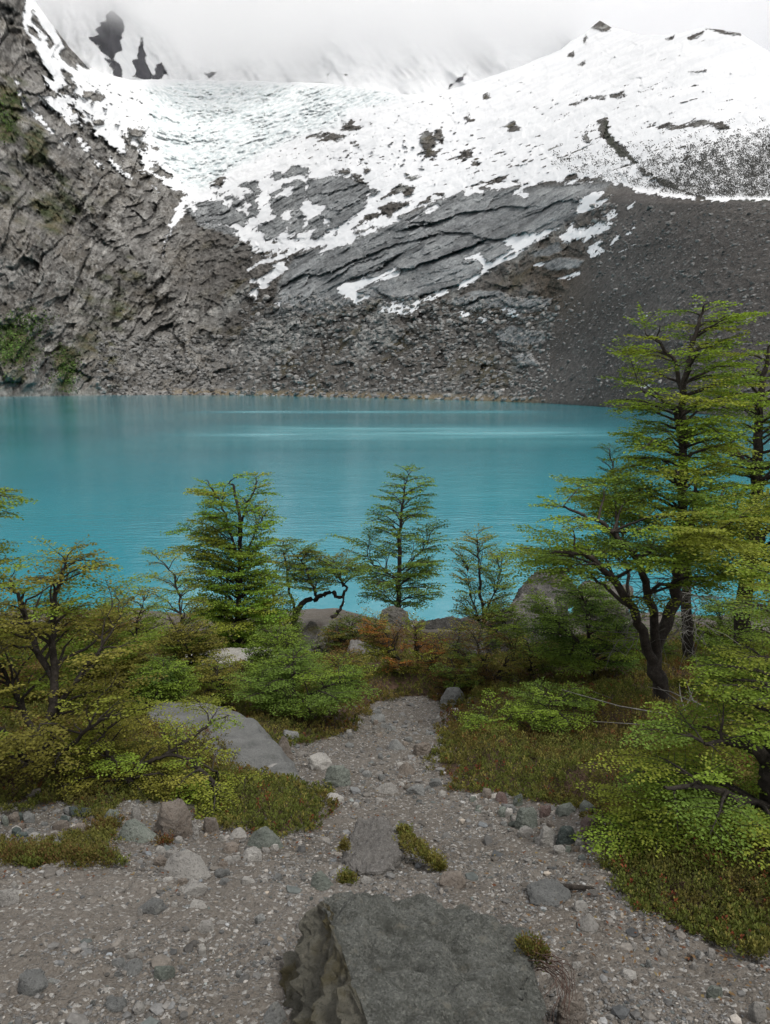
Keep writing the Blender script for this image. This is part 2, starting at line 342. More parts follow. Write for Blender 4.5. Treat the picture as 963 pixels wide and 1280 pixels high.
ISLANDS = [
 [(41,12),(54,37),(69,55),(63,61),(59,46),(42,27)],
 [(62,26),(75,41),(87,57),(102,71),(111,87),(95,78),(98,86),(87,82),(76,72),(77,62),(81,60),(75,45)],
 [(34,32),(42,36),(52,51),(37,41)], [(77,86),(90,93),(88,97),(94,111),(86,106),(79,95)], [(83,106),(98,121),(87,120),(76,114)],
 [(103,114),(117,116),(128,123),(117,127),(107,121)], [(55,131),(79,147),(75,149),(60,141)], [(100,151),(112,156),(119,165),(107,162)],
 [(118,150),(131,153),(132,158),(120,155)], [(86,131),(93,137),(104,144),(92,141)],
 [(163,161),(172,160),(176,168),(166,170)], [(174,158),(179,158),(179,163)],[(154,171),(163,175),(160,180)],[(174,176),(185,183),(178,187)],[(158,139),(162,143),(159,144)],
 [(157,181),(167,184),(174,199),(185,213),(174,212),(165,203),(160,195)], [(186,201),(201,204),(197,209)], [(187,210),(200,211),(215,220),(211,224),(200,219)],[(192,184),(199,187),(196,190)],
 [(262,232),(276,219),(283,221),(276,232)], [(335,223),(340,215),(360,213),(370,207),(385,209),(388,216),(370,219),(345,223)],
 [(384,171),(410,168),(430,171),(427,174),(395,174)], [(427,162),(428,155),(437,157),(439,150),(442,156),(456,157),(444,161),(434,160)],[(440,178),(449,181),(448,183)],[(452,152),(463,151),(462,154)],
 [(338,261),(339,249),(350,245),(360,247),(366,237),(369,226),(384,229),(385,247),(377,252),(375,263),(360,262),(350,268),(339,268)],
 [(383,221),(395,224),(417,222),(439,219),(445,225),(455,232),(472,240),(461,246),(456,259),(446,269),(425,281),(412,287),(411,275),(399,270),(412,257),(394,255),(386,247),(383,237)],
 [(410,211),(440,215),(454,224),(463,234),(476,239),(470,243),(450,232),(437,219)],
 [(381,288),(385,276),(397,271),(410,277),(412,287),(395,298),(390,297),(394,288)], [(360,286),(364,265),(374,262),(382,272),(378,289),(365,292)],
 [(314,286),(340,274),(352,270),(363,275),(357,288),(345,296),(332,301),(329,292)], [(309,250),(320,246),(324,257),(322,273),(311,274)],
 [(286,244),(308,250),(308,261),(295,259)], [(253,256),(277,251),(290,261),(302,266),(313,272),(305,284),(280,280),(247,278),(243,268)],
 [(298,233),(315,226),(321,228),(326,242),(320,242),(315,235)], [(233,258),(250,250),(268,252),(257,259)], [(334,241),(355,235),(357,241),(340,246)],[(350,232),(367,228),(371,233),(355,236)],
 [(306,244),(316,243),(315,248),(307,247)],[(267,240),(273,242),(271,246)],[(275,245),(286,243),(284,249)],
 [(339,303),(347,301),(346,305)],[(350,316),(360,312),(358,318)],[(336,322),(345,315),(346,321),(339,325)],[(348,326),(358,319),(358,326)],[(362,297),(372,292),(372,299),(365,300)],[(416,291),(422,290),(421,293)],
 [(474,260),(485,254),(511,252),(511,258),(495,268),(487,273),(481,270)], [(494,237),(498,230),(517,235),(513,247),(507,245),(500,240),(477,248),(485,241)],
 [(441,288),(450,277),(470,264),(476,267),(460,278),(451,282)], [(442,291),(467,280),(470,283),(450,291)], [(444,297),(463,291),(460,297)],
 [(515,253),(540,250),(538,254),(518,256)],[(525,247),(537,246),(535,250)],[(543,242),(555,243),(553,246)],
 [(527,172),(533,165),(541,167),(543,178),(535,187),(529,180)], [(544,164),(552,165),(553,178),(547,172)], [(634,158),(643,154),(645,160),(651,163),(640,164)],
 [(716,132),(733,125),(733,127),(718,134)], [(740,123),(755,121),(754,124)], [(766,120),(782,115),(780,118)], [(862,90),(882,87),(882,89)], [(738,35),(745,26),(755,24),(766,32),(760,39),(748,37)],
 [(728,50),(733,42),(732,55)], [(710,70),(719,63),(717,72)], [(723,82),(732,76),(730,81)], [(833,50),(843,43),(841,49)], [(858,48),(880,38),(879,42),(862,50)], [(880,36),(925,41),(925,44),(898,41)],
 [(605,118),(609,114),(612,119),(608,121)],[(583,146),(588,142),(591,150),(586,151)],
 [(812,158),(835,154),(850,158),(868,152),(890,152),(910,159),(888,156),(868,157),(852,162),(834,158)],
 [(750,152),(758,150),(759,163),(768,179),(785,191),(798,205),(804,214),(840,229),(866,242),(890,250),(872,250),(835,232),(800,217),(793,204),(768,186),(752,166)],
 [(852,203),(860,192),(862,196),(855,206)],
 [(528,191),(540,188),(545,193),(535,194)],[(588,205),(598,202),(599,207)],[(572,206),(580,204),(579,208)],[(453,210),(462,208),(464,214),(458,216)],[(510,222),(520,219),(528,221),(524,227),(514,226)],[(705,225),(712,217),(725,220),(738,223),(752,221),(748,226),(725,227)],
 [(600,228),(635,219),(634,223),(610,231)],[(640,228),(662,226),(660,230),(645,231)],[(577,192),(592,190),(590,195)],
 [(730,175),(733,168),(734,178)],
]
CREASES = [  # ledges of the rock slabs; the rock above the line stands proud of the rock below it
 ([(463,318),(482,311),(500,305),(522,299),(542,294)], 7), ([(430,352),(452,344),(470,338),(482,330),(495,322)], 5),
 ([(506,286),(520,283),(541,279),(560,272),(575,266),(600,263),(620,262),(637,259),(660,259)], 9),
 ([(500,339),(520,332),(541,325),(565,316),(590,308),(606,300),(630,298),(650,292)], 11), ([(558,290),(590,292),(605,302)], 6),
 ([(660,269),(676,265),(688,255),(700,252),(718,251)], 5), ([(345,372),(360,352),(380,342),(400,345),(432,331),(462,319)], 7),
 ([(478,368),(490,374),(503,377),(522,373),(545,365),(570,357)], 9), ([(512,283),(512,277),(541,278)], 4),
 ([(590,378),(600,372),(618,368),(630,380),(660,386),(672,380)], 8), ([(415,350),(445,330),(480,318)], 4),([(545,340),(575,330),(600,325)],3),
 ([(392,245),(420,240),(440,232)],3),([(395,262),(425,262),(450,250)],3),([(600,350),(640,320),(690,292)], 4),
]
def gauss(px, py, cx, cy, sx, sy): return np.exp(-((px-cx)/sx)**2 - ((py-cy)/sy)**2)

def build_mountain():
    pxs = np.unique(np.concatenate([np.linspace(-480, -40, 90), np.arange(-40, 1005, 1.25), np.linspace(1005, 1480, 90)]))
    crest = np.interp(pxs, [c[0] for c in CREST], [c[1] for c in CREST])
    rj = np.random.RandomState(5)
    crest = crest + fbm(pxs*.05, 0*pxs, 3.3, 4)*3 * sstep(-60, 60, pxs)*(.35 + .65*(1-sstep(120, 200, pxs)))
    shore = shore_py(pxs)
    NR = 400
    u = np.linspace(0, 1, NR)
    PX = np.repeat(pxs[None, :], NR, 0); PY = shore[None, :] + (crest - shore)[None, :] * u[:, None]
    Y = baseY(PX, PY); X = XK(PX, PY) * Y; Z = CAMZ + T(PY) * Y
    # --- material masks. Noise lives in metres on the slope.
    wx = fbm(X*.03, Z*.05, Y*.02, 4)*5; wy = fbm(X*.03, Z*.05, Y*.02, 4, off=40.)*4
    wx2 = fbm(X*.09, Z*.14, 0*X, 5, .72, off=11)*3.2; wy2 = fbm(X*.09, Z*.14, 0*X, 5, .72, off=70)*2.4
    ax = PX + wx*.35 + wx2*.7; ay = PY + wy*.35 + wy2*.7
    sn = poly_sd(ax, ay, SNOW_MAIN)
    for p in ISLANDS: sn = np.minimum(sn, -poly_sd(ax, ay, p, 14))
    # specks of rock showing through thin snow
    sp = fbm(X*.09, Z*.22, Y*.01, 4, .6, off=3)
    dens = (.9*gauss(PX,PY,600,205,150,22) + .6*gauss(PX,PY,170,170,40,35) + .5*gauss(PX,PY,95,120,40,40) + .7*gauss(PX,PY,290,245,70,18)
            + .35*gauss(PX,PY,700,185,120,30) + .5*gauss(PX,PY,430,195,60,25) + .3*gauss(PX,PY,850,100,140,60)+.5*gauss(PX,PY,500,245,90,20))
    sn = np.where(sn > 0, np.minimum(sn, (1.12 - dens*.62 - sp)*9), sn)
    for p in PATCHES: sn = np.maximum(sn, poly_sd(ax, ay, p, 14))
    # small leftover snow in rock near the snow line
    sp2 = fbm(X*.10, Z*.18, Y*.01, 4, .6, off=23)
    dens2 = .9*gauss(PX,PY,735,285,45,35) + .5*gauss(PX,PY,270,270,40,12) + .6*gauss(PX,PY,345,325,30,22)+.45*gauss(PX,PY,160,205,45,25) + .35*gauss(PX,PY,640,240,60,8)
    sn = np.where(sn < 0, np.maximum(sn, (sp2 - 1.25 + dens2*.75)*9), sn)
    aS = R(24); qS = -X/Y*800*math.sin(aS) + (Z-8)/Y*800*math.cos(aS); sS = X/Y*800*math.cos(aS) + (Z-8)/Y*800*math.sin(aS)
    stq = ridged(qS*.16 + wx*.1, sS*.03, 0*X, 4, .65, off=37) - 1.0
    sn = sn - np.clip(stq*4.0, -2.5, 5)*np.exp(-(np.abs(sn)/9)**2)*(PY > 105)
    sn = sn + 1.8*(PY > 200)
    snow = np.clip(sn/4.5, -1.2, 1.2); smask = sstep(-.2, .2, snow)
    ice = np.maximum.reduce([sstep(-4, 10, poly_sd(ax, ay, [(178,108),(230,100),(300,102),(400,104),(480,110),(508,122),(470,135),(440,140),(420,160),(380,170),(345,185),(320,200),(290,215),(255,240),(235,240),(205,210),(192,180),(180,150)]))])
    # zones
    mor = sstep(-6, 6, poly_sd(ax, ay, [(640,505),(668,430),(690,390),(712,350),(735,318),(770,300),(760,255),(775,233),(831,246),(892,250),(1600,252),(1600,600),(640,600)]))
    slab = sstep(-3, 5, poly_sd(ax, ay, [(345,395),(350,352),(365,322),(407,305),(450,298),(500,270),(575,238),(770,226),(720,272),(698,288),(650,318),(575,362),(500,380),(470,372),(430,384),(400,392)]))
    slab = np.maximum(slab, sstep(0, 4, poly_sd(ax, ay, [(240,245),(300,225),(330,205),(400,205),(476,238),(440,300),(380,300),(315,303),(250,285),(228,262)])))
    slab = np.maximum(slab, sstep(0, 3, poly_sd(ax, ay, [(562,378),(590,362),(625,362),(640,372),(672,370),(692,372),(680,388),(660,394),(625,386),(590,388)])))
    for p in [[(665,315),(700,303),(706,312),(690,320),(668,322)],[(672,330),(700,322),(730,325),(722,334),(690,337)],[(617,415),(640,408),(680,415),(680,428),(650,432),(625,428)],[(640,446),(665,440),(672,455),(650,460)]]:
        slab = np.maximum(slab, sstep(-1, 2, poly_sd(ax, ay, p, 20)))
    cliff = (1 - sstep(190, 300, PX + (PY-300)*-.25)) * (1-slab)
    talus = np.clip(1 - mor - slab - cliff, 0, 1)
    # --- relief (metres towards the viewer)
    XA = X/Y*800; ZA = (Z-8)/Y*800; wv = fbm(XA*.012, ZA*.012, Y*.002, 3, off=61)*9
    a = R(52); q = -XA*math.sin(a) + ZA*math.cos(a) + wv; s_ = XA*math.cos(a) + ZA*math.sin(a)
    r1 = ridged(q*.022, s_*.012, Y*.004, 6, .6) - 1.0
    r2 = ridged(q*.09, s_*.04, Y*.01, 4, .6, off=9) - 1.0
    big = fbm(X*.008, Z*.008, Y*.004, 3)
    hf = fbm(XA*.16, ZA*.19, Y*.01, 4, .72, off=29); hf2 = ridged(XA*.22 - ZA*.08, ZA*.14 + XA*.1, Y*.01, 3, .65, off=39) - 1
    cw = wv*.2 + fbm(XA*.05, ZA*.05, 0*X, 4, .6, off=35)*2.2
    c1, e1 = cells(q*.055 + cw*.03, s_*.022 + cw*.02, 1, 1.6); c2, e2 = cells(q*.15+cw*.05, s_*.06+cw*.04, 2, 1.6); c3, e3 = cells(q*.36+cw*.06, s_*.20+cw*.06, 3, 1.3)
    k1, g1 = cells(XA*.06+cw*.05, ZA*.08+cw*.05, 4, 1.5); k2, g2 = cells(XA*.16+cw*.1, ZA*.22+cw*.1, 5, 1.4)
    rel = cliff * (big*24 + r1*6 + r2*3 + hf*1.3 + hf2*1.2 + c1*8 + c2*3.6 + c3*1.5)
    a2 = R(24); q2 = -X*math.sin(a2) + Z*math.cos(a2); s2 = X*math.cos(a2) + Z*math.sin(a2)
    st = q2/17.0 + fbm(s2*.012, q2*.03, 0*X, 3, off=5)*.9; saw = st - np.floor(st)
    st2 = q2/6.0 + fbm(s2*.02, q2*.05, 0*X, 3, off=15)*.9; saw2 = st2 - np.floor(st2)
    rs = (np.where(saw < .16, saw/.16, 1-(saw-.16)/.84*.9))*2.6 + (np.where(saw2 < .2, saw2/.2, 1-(saw2-.2)/.8))*1.0 + fbm(X*.02, Z*.03, 0*X, 3, off=8)*6
    nzc = fbm(XA*.04, ZA*.04, 0*X, 3, off=71)
    for pts, d in CREASES:
        m = (PX > min(p[0] for p in pts)-22) & (PX < max(p[0] for p in pts)+22) & (PY > min(p[1] for p in pts)-24) & (PY < max(p[1] for p in pts)+24)
        dd, sd = line_sd(ax[m], ay[m], pts)
        prof = np.where(sd > 0, np.exp(-(dd/12)**2), -np.exp(-(dd/4.5)**2)*.8) * d*(.55+.6*sstep(-.4,.5,nzc[m]))
        rs[m] += prof
    b1, f1 = cells(s2*.022+cw*.02, q2*.07+cw*.02, 6, 1.2); b2, f2 = cells(s2*.07+cw*.05, q2*.20+cw*.04, 7, 1.2)
    rs += hf*1.0 + hf2*.8 + b1*2.2 + b2*1.1 + (ridged(s2*.05 + wx*.2, q2*.03, 0*X, 3, .6, off=47)-1)*2.2
    rel += slab * rs
    tl = ridged(X*.03, Z*.035, Y*.02, 5, .6, off=33) - 1
    rel += talus * (k1*4.0*sstep(.0,.5,ridged(XA*.012,ZA*.015,0*X,2,off=3)) + k2*1.8 + tl*3.5 + big*6 + fbm(X*.2, Z*.3, Y*.1, 3, .6)*1.6 + hf2*2.0)
    gx = X + .9*Z
    rel += mor * (fbm(gx*.02, Z*.004, 0*X, 4, off=3)*3.5 + fbm(X*.25, Z*.35, Y*.2, 3, .65)*1.0 + 3.5*gauss(PX,PY,850,300,70,14)*ridged(q*.08, s_*.02, 0*X, 3))
    rel = rel * (1 - smask*.72) + smask*(fbm(X*.012, Z*.02, 0*X, 3, off=2)*5)
    up = sstep(150, 60, PY)*(1-ice)
    crev = ridged(X*.03 + wx*.12, Z*.05 + wy*.1, Y*.01, 5, .65, off=51) - 1
    crn = sstep(-.3,.5,fbm(X*.011, Z*.02, 0*X, 3, off=81)); rel += ice * (crev*7*crn + fbm(X*.05, Z*.09, 0*X, 4, .6)*4)
    fade = sstep(0, .05, u)[:, None] * (1 - .6*sstep(.97, 1, u)[:, None])
    far = Y/800.0
    Y2 = Y - rel * fade * np.clip(far, .5, 1.6)
    X2 = XK(PX, PY)*Y2; Z2 = CAMZ + T(PY)*Y2
    Z2[0, :] = -.3
    # --- colour (base colours only)
    def C(r, g, b): return np.array([r, g, b])[None, None, :]
    def mixc(c, k, d): return c*(1-k[..., None]) + d*k[..., None]
    na = fbm(X*.02, Z*.02, Y*.01, 4, off=77); nb = fbm(X*.07, Z*.09, Y*.03, 4, .6, off=91)
    grey = C(.165,.165,.162) + 0*X[..., None]
    cl = mixc(C(.125,.118,.108)+0*X[...,None], sstep(-.4, .6, na), C(.20,.192,.18))
    cl = mixc(cl, sstep(.05, .45, nb)*.7, C(.30,.292,.275))
    brn = sstep(.0, .6, fbm(X*.014, Z*.02, Y*.01, 4, off=13) + .35*gauss(PX,PY,60,330,120,120)); cl = mixc(cl, brn*.32, C(.135,.112,.080)); cl = mixc(cl, sstep(.1,.9,hf2+.6*hf)*.45, C(.33,.325,.31)); cl = cl*(1 + .30*c2 + .16*c3)[...,None].clip(.5,1.6); cl = mixc(cl, sstep(.07,.0,e2)*.35, C(.06,.058,.054))
    lines = sstep(.55, .95, ridged(q*.05, s_*.010, Y*.01, 3, .5, off=19)/1.6); cl = mixc(cl, lines*.35, C(.26,.25,.235))
    slc = mixc(C(.20,.208,.212)+0*X[...,None], sstep(-.5, .6, nb), C(.245,.255,.258))
    slc = mixc(slc, sstep(.2,.7,fbm(s2*.012, q2*.10, 0*X, 4, .65, off=63))*.6, C(.10,.105,.108)); slc = mixc(slc, sstep(.1,.7,fbm(XA*.05, ZA*.03, 0*X, 5, .7, off=83))*.5, C(.33,.34,.34)); slc = slc*(1 + .22*b1 + .12*b2)[...,None].clip(.6,1.4); slc = mixc(slc, sstep(.06,.0,f2)*.35, C(.07,.07,.07))
    tac = mixc(C(.085,.078,.070)+0*X[...,None], sstep(-.4,.5,na), C(.125,.118,.108))
    outc = sstep(.25, .5, fbm(q*.03, s_*.014, Y*.01, 4, .55, off=44) + .35*gauss(PX,PY,330,430,110,40) - .25*gauss(PX,PY,560,440,70,60))
    tac = mixc(tac, outc*.9, mixc(C(.18,.182,.175)+0*X[...,None], sstep(-.3,.4,nb), C(.30,.30,.285)))
    tac = tac*(1 + .28*k2*1.0 + .15*k1)[...,None].clip(.5,1.6)
    vg = sstep(.1, .6, fbm(X*.025, Z*.03, Y*.02, 4, off=66) + .6*gauss(PX,PY,680,450,25,40) + .5*gauss(PX,PY,380,460,30,18)+.4*gauss(PX,PY,590,440,40,30)-.2); tac = mixc(tac, vg*.6, C(.085,.072,.036))
    moc = mixc(C(.078,.072,.067)+0*X[...,None], sstep(-.4,.5,na), C(.105,.098,.092))
    peb = sstep(.45,.9, fbm(X*.4, Z*.5, Y*.3, 2, .6)); moc = mixc(moc, sstep(.1,.6,fbm(gx*.03, Z*.006, 0*X, 4, off=55))*.35, C(.13,.118,.105)); moc = mixc(moc, peb*.6, C(.25,.245,.235))
    c = cl*cliff[...,None] + slc*slab[...,None] + tac*talus[...,None] + moc*mor[...,None]
    c = mixc(c, (gauss(PX,PY,690,345,45,55)+gauss(PX,PY,640,385,60,12)).clip(0,1)*(1-slab)*.6, C(.075,.055,.034))
    gr = np.maximum.reduce([gauss(PX,PY,8,140,28,45), gauss(PX,PY,45,185,22,30), .9*gauss(PX,PY,20,430,35,42), .9*gauss(PX,PY,80,462,18,32), .6*gauss(PX,PY,60,255,70,60), .5*gauss(PX,PY,150,375,60,60), .5*gauss(PX,PY,15,220,40,30),.5*gauss(PX,PY,120,440,60,40)])
    gr = sstep(.3, .75, gr + .35*fbm(X*.04, Z*.05, Y*.02, 4, off=31)); gr *= (PX < 260)
    c = mixc(c, gr*.8, mixc(C(.045,.062,.018)+0*X[...,None], sstep(-.3,.5,nb), C(.10,.085,.03)))
    gw = sstep(-2, 3, poly_sd(ax, ay, [(752,150),(760,150),(770,180),(800,205),(850,228),(896,240),(963,238),(1100,238),(1100,252),(890,252),(830,230),(790,205),(760,185)])) 
    c = mixc(c, gw, C(.055,.058,.045))
    band = sstep(10, 3, shore[None,:]-PY) * sstep(190, 240, PX) * sstep(700, 640, PX); c = mixc(c, band*.8, C(.24,.19,.12))
    c = np.clip(c*1.28, .02, .6)
    # --- rows added below the water and behind the crest
    r_under = [(X2[0]*.93, Y2[0]*.93, 0*X2[0]-22), (X2[0]*.985, Y2[0]*.985, 0*X2[0]-5)]
    r_back = []
    for k in range(1, 7):
        dY = 40.0*k; kk = (Y2[-1]+dY)/Y2[-1]; r_back.append((X2[-1]*kk, Y2[-1]+dY, Z2[-1]-dY*.55 + 6*fbm(X2[-1]*.02, 0*X2[-1]+k*.7, 1., 3)))
    allX = np.vstack([r_under[0][0][None], r_under[1][0][None], X2] + [r[0][None] for r in r_back])
    allY = np.vstack([r_under[0][1][None], r_under[1][1][None], Y2] + [r[1][None] for r in r_back])
    allZ = np.vstack([r_under[0][2][None], r_under[1][2][None], Z2] + [r[2][None] for r in r_back])
    def ext(a): return np.concatenate([np.repeat(a[:1], 2, 0), a, np.repeat(a[-1:], 6, 0)], 0)
    Cc = ext(c); S = ext(snow); I = ext(ice); M = ext(mor); H = ext(slab)
    nr, nc = allX.shape; idx = np.arange(nr*nc).reshape(nr, nc)
    q_ = np.stack([idx[:-1,:-1], idx[:-1,1:], idx[1:,1:], idx[1:,:-1]], -1).reshape(-1, 4)
    V = np.stack([allX, allY, allZ], -1).reshape(-1, 3)
    fm = M[:-1,:-1].ravel() > .5; fi = (I[:-1,:-1].ravel() > .5) & ~fm
    fc = (np.repeat(np.concatenate([pxs])[None,:], nr, 0)[:-1,:-1].ravel() < 225) & ~fi & ~fm
    fw = ~(fm | fi | fc)
    def sub(name, mask):
        f = q_[mask]; used, inv = np.unique(f, return_inverse=True)
        o = mesh_np(name, V[used], inv.reshape(-1, 4), MAT['mountain'], colors=Cc.reshape(-1,3)[used], attrs={'snow': S.ravel()[used], 'ice': I.ravel()[used], 'hard': H.ravel()[used]}, smooth=True)
        tag(o, kind='structure'); return o
    sub('moraine', fm); sub('glacier', fi); sub('cliff', fc); sub('mountain', fw)
    return dict(PX=PX, PY=PY, X=X2, Y=Y2, Z=Z2, pxs=pxs, shore=shore, crest=crest)
MT = build_mountain()
def mtn(px, py):
    """point on the mountain at a photo pixel (nearest grid vertex)"""
    j = int(np.clip(np.searchsorted(MT['pxs'], px), 0, len(MT['pxs'])-1)); u = (py - MT['shore'][j])/(MT['crest'][j]-MT['shore'][j]); i = int(np.clip(round(u*399), 0, 399))
    return np.array([MT['X'][i,j], MT['Y'][i,j], MT['Z'][i,j]])

def build_peaks():
    """the faces behind the glacier that vanish into the cloud"""
    pxs = np.arange(40, 720, 2.0); pys = np.arange(135, -120, -2.0)
    PX, PY = np.meshgrid(pxs, pys)
    prof = np.interp(PX, [40,120,150,200,300,420,560,620,720],[1.0,1.0,.97,1.0,1.06,1.05,1.02,1.0,1.0])
    Y = np.maximum(baseY(PX, np.full(PX.shape, 96.)) + 60, 1800) + (135-PY)*3.0
    X = XK(PX,PY)*Y; Z = CAMZ+T(PY)*Y
    rocks = [[(114,48),(125,25),(142,12),(158,25),(153,60),(142,73),(128,62)],[(128,71),(148,80),(153,104),(135,97),(141,88)],[(164,98),(172,62),(175,42),(183,46),(190,99),(175,102)],[(191,98),(192,84),(205,70),(214,96),(200,100)],[(243,88),(272,88),(262,102)],[(399,99),(412,96),(424,78),(418,82),(411,90)],[(553,116),(570,95),(592,72),(580,98),(560,113)],[(425,92),(440,86),(436,94)],[(455,80),(470,76),(462,84)]]
    ax = PX + fbm(X*.012, Z*.012, Y*0, 4)*4 + fbm(X*.05, Z*.05, Y*0, 3)*1.5; ay = PY + fbm(X*.02, Z*.03, Y*0, 4, off=9)*4
    sn = np.full(PX.shape, 12.0)
    for p in rocks: sn = np.minimum(sn, 2.5-poly_sd(ax, ay, p, 30))
    sp = fbm(X*.02, Z*.04, Y*.01, 4, .6, off=3); sn = np.minimum(sn, (1.25-sp)*9)
    snow = np.clip((sn + fbm(X*.02+Z*.02, Z*.006, Y*0, 4, .65, off=5)*4)/4, -1.2, 1.2)
    rel = ridged(X*.006+Z*.003, Z*.002, Y*0, 5, .55)*40
    Y2 = Y - rel; X = XK(PX,PY)*Y2; Z = CAMZ+T(PY)*Y2
    nr, nc = PX.shape; idx = np.arange(nr*nc).reshape(nr,nc)
    f = np.stack([idx[:-1,:-1], idx[:-1,1:], idx[1:,1:], idx[1:,:-1]], -1).reshape(-1,4)
    c = np.zeros((nr*nc,3))+np.array([.10,.10,.11])
    o = mesh_np('distant_mountain', np.stack([X,Y2,Z],-1).reshape(-1,3), f, MAT['mountain'], colors=c, attrs={'snow': snow.ravel(), 'ice': np.zeros(nr*nc), 'hard': np.zeros(nr*nc)}, smooth=True)
    tag(o, kind='structure')
build_peaks()

# rocks scattered over talus and moraine: far too many to count
def ico(sub):
    bm = bmesh.new(); bmesh.ops.create_icosphere(bm, subdivisions=sub, radius=1.0)
    v = np.array([x.co[:] for x in bm.verts]); f = np.array([[w.index for w in x.verts] for x in bm.faces]); bm.free(); return v, f
ICO1, ICO2, ICO3 = ico(1), ico(2), ico(3)
def scatter_rocks(name, P, S, cols, rs, mat, icof=ICO1, flat=.6, jit=.3):
    v, f = icof; n = len(P); k = len(v)
    rng = rs
    V = v[None] * (1 + rng.uniform(-jit, jit, (n, k, 1)))
    V = np.sign(V) * np.abs(V)**.8
    V = V * np.stack([rng.uniform(.8,1.4,n), rng.uniform(.7,1.2,n), rng.uniform(.75,1.2,n)*flat], -1)[:, None, :]
    a = rng.uniform(0, 6.28, n); ca, sa = np.cos(a)[:,None], np.sin(a)[:,None]
    tl = rng.uniform(-.35, .35, n)[:, None]
    z = V[...,2] + V[...,0]*tl
    V = np.stack([V[...,0]*ca - V[...,1]*sa, V[...,0]*sa + V[...,1]*ca, z], -1) * np.asarray(S)[:, None, None] + np.asarray(P)[:, None, :]
    Fq = f[None] + (np.arange(n)*k)[:, None, None]
    return mesh_np(name, V.reshape(-1,3), Fq.reshape(-1,3), mat, colors=np.repeat(cols, k, 0), smooth=False)
rs = np.random.RandomState(11)
def talus():
    P=[];S=[];C=[]
    while len(P) < 9500:
        px = rs.uniform(120, 1000); py = rs.uniform(255, 500)
        if px < 300 and py < 420: continue
        if px < 740 and py < 370: continue
        if poly_sd(np.array([px]), np.array([py]), [(740,310),(700,380),(680,500),(1000,520),(1000,255),(780,245)])[0] > 0:
            s = rs.gamma(1.6,.36)+.3; g = rs.uniform(.07,.22)
        else:
            s = rs.gamma(1.5,.8)+.5; g = rs.uniform(.09,.27)
            if rs.rand() < .985: s = min(s, 3.2)
        p = mtn(px, py); s *= p[1]/700.
        if s > 5: s = 5
        P.append(p); S.append(s); C.append([g*1.02, g, g*.96])
    o = scatter_rocks('scree_boulders', np.array(P), np.array(S), np.array(C), rs, MAT['farveg'])
    tag(o, 'grey boulders strewn over the scree slope across the lake', 'scree', kind='stuff')
talus()

def far_wood():
    """sparse bare trees on the snow slope above the moraine"""
    V=[];Fq=[];C=[]
    pts=[]
    while len(pts) < 4300:
        px = rs.uniform(690, 1040); py = rs.uniform(135, 250)
        hi = np.interp(px,[690,765,830,890,1040],[212,228,243,248,248])
        if py > hi: continue
        q = (py - np.interp(px, [690,760,800,850,900,963,1040],[196,182,182,180,170,158,150]))
        d = (.04 + .9*sstep(760, 900, px)*sstep(-6, 55, q)) * sstep(-22, 10, q) + .10*sstep(-10,20,q)
        d *= .45 + .9*sstep(-.3,.4,float(fbm(np.array(px*.06),np.array(py*.1),0.,2)))
        if rs.rand() < d: pts.append((px,py))
    for px,py in pts:
        p = mtn(px,py); h = rs.uniform(2.0,4.8)*p[1]/600; g = rs.uniform(.035,.13)
        for k in range(9):
            a = rs.uniform(0,6.28); w = h*rs.uniform(.05,.16); c0 = p + np.array([rs.normal()*h*.3, rs.normal()*h*.2, h*rs.uniform(0,.75)]); hh = h*rs.uniform(.08,.28); ln = rs.normal()*h*.15
            b = len(V); V += [c0+[-w*math.cos(a),-w*math.sin(a),0], c0+[w*math.cos(a),w*math.sin(a),0], c0+[w*.3+ln,0,hh], c0+[-w*.4+ln,0,hh*.8]]
            Fq.append([b,b+1,b+2,b+3]); C += [[g*1.02,g*1.0,g*.92]]*4
    o = mesh_np('far_woods', V, Fq, MAT['farveg'], colors=np.array(C)); tag(o, 'dark bare trees dotting the snowy slope above the moraine', 'woodland', kind='stuff')
far_wood()
def cliff_shrubs():
    V=[];Fq=[];C=[]
    for cx,cy,sx,sy,n in [(12,432,30,30,420),(82,465,14,26,240),(38,405,22,14,140),(8,150,16,26,160)]:
        for _ in range(n):
            px = cx+rs.normal()*sx*.55; py = min(cy+rs.normal()*sy*.55, 490)
            p = mtn(px,py); s = rs.uniform(1.2,2.8)
            g = rs.uniform(.6,1.3); cc = [.085*g,.145*g,.030*g]
            for k in range(9):
                c0 = p + rs.normal(size=3)*s*.6 + [0,-1,s*.5]; d1 = rs.normal(size=3)*s*.3; d2 = rs.normal(size=3)*s*.3
                b=len(V); V += [c0, c0+d1, c0+d1+d2, c0+d2]; Fq.append([b,b+1,b+2,b+3]); kk = rs.uniform(.7,1.3); C += [[x*kk for x in cc]]*4
    o = mesh_np('shrubbery', V, Fq, MAT['farveg'], colors=np.array(C)); tag(o, 'bright green bushes clinging to the foot of the left cliff', 'bushes', kind='stuff')
cliff_shrubs()

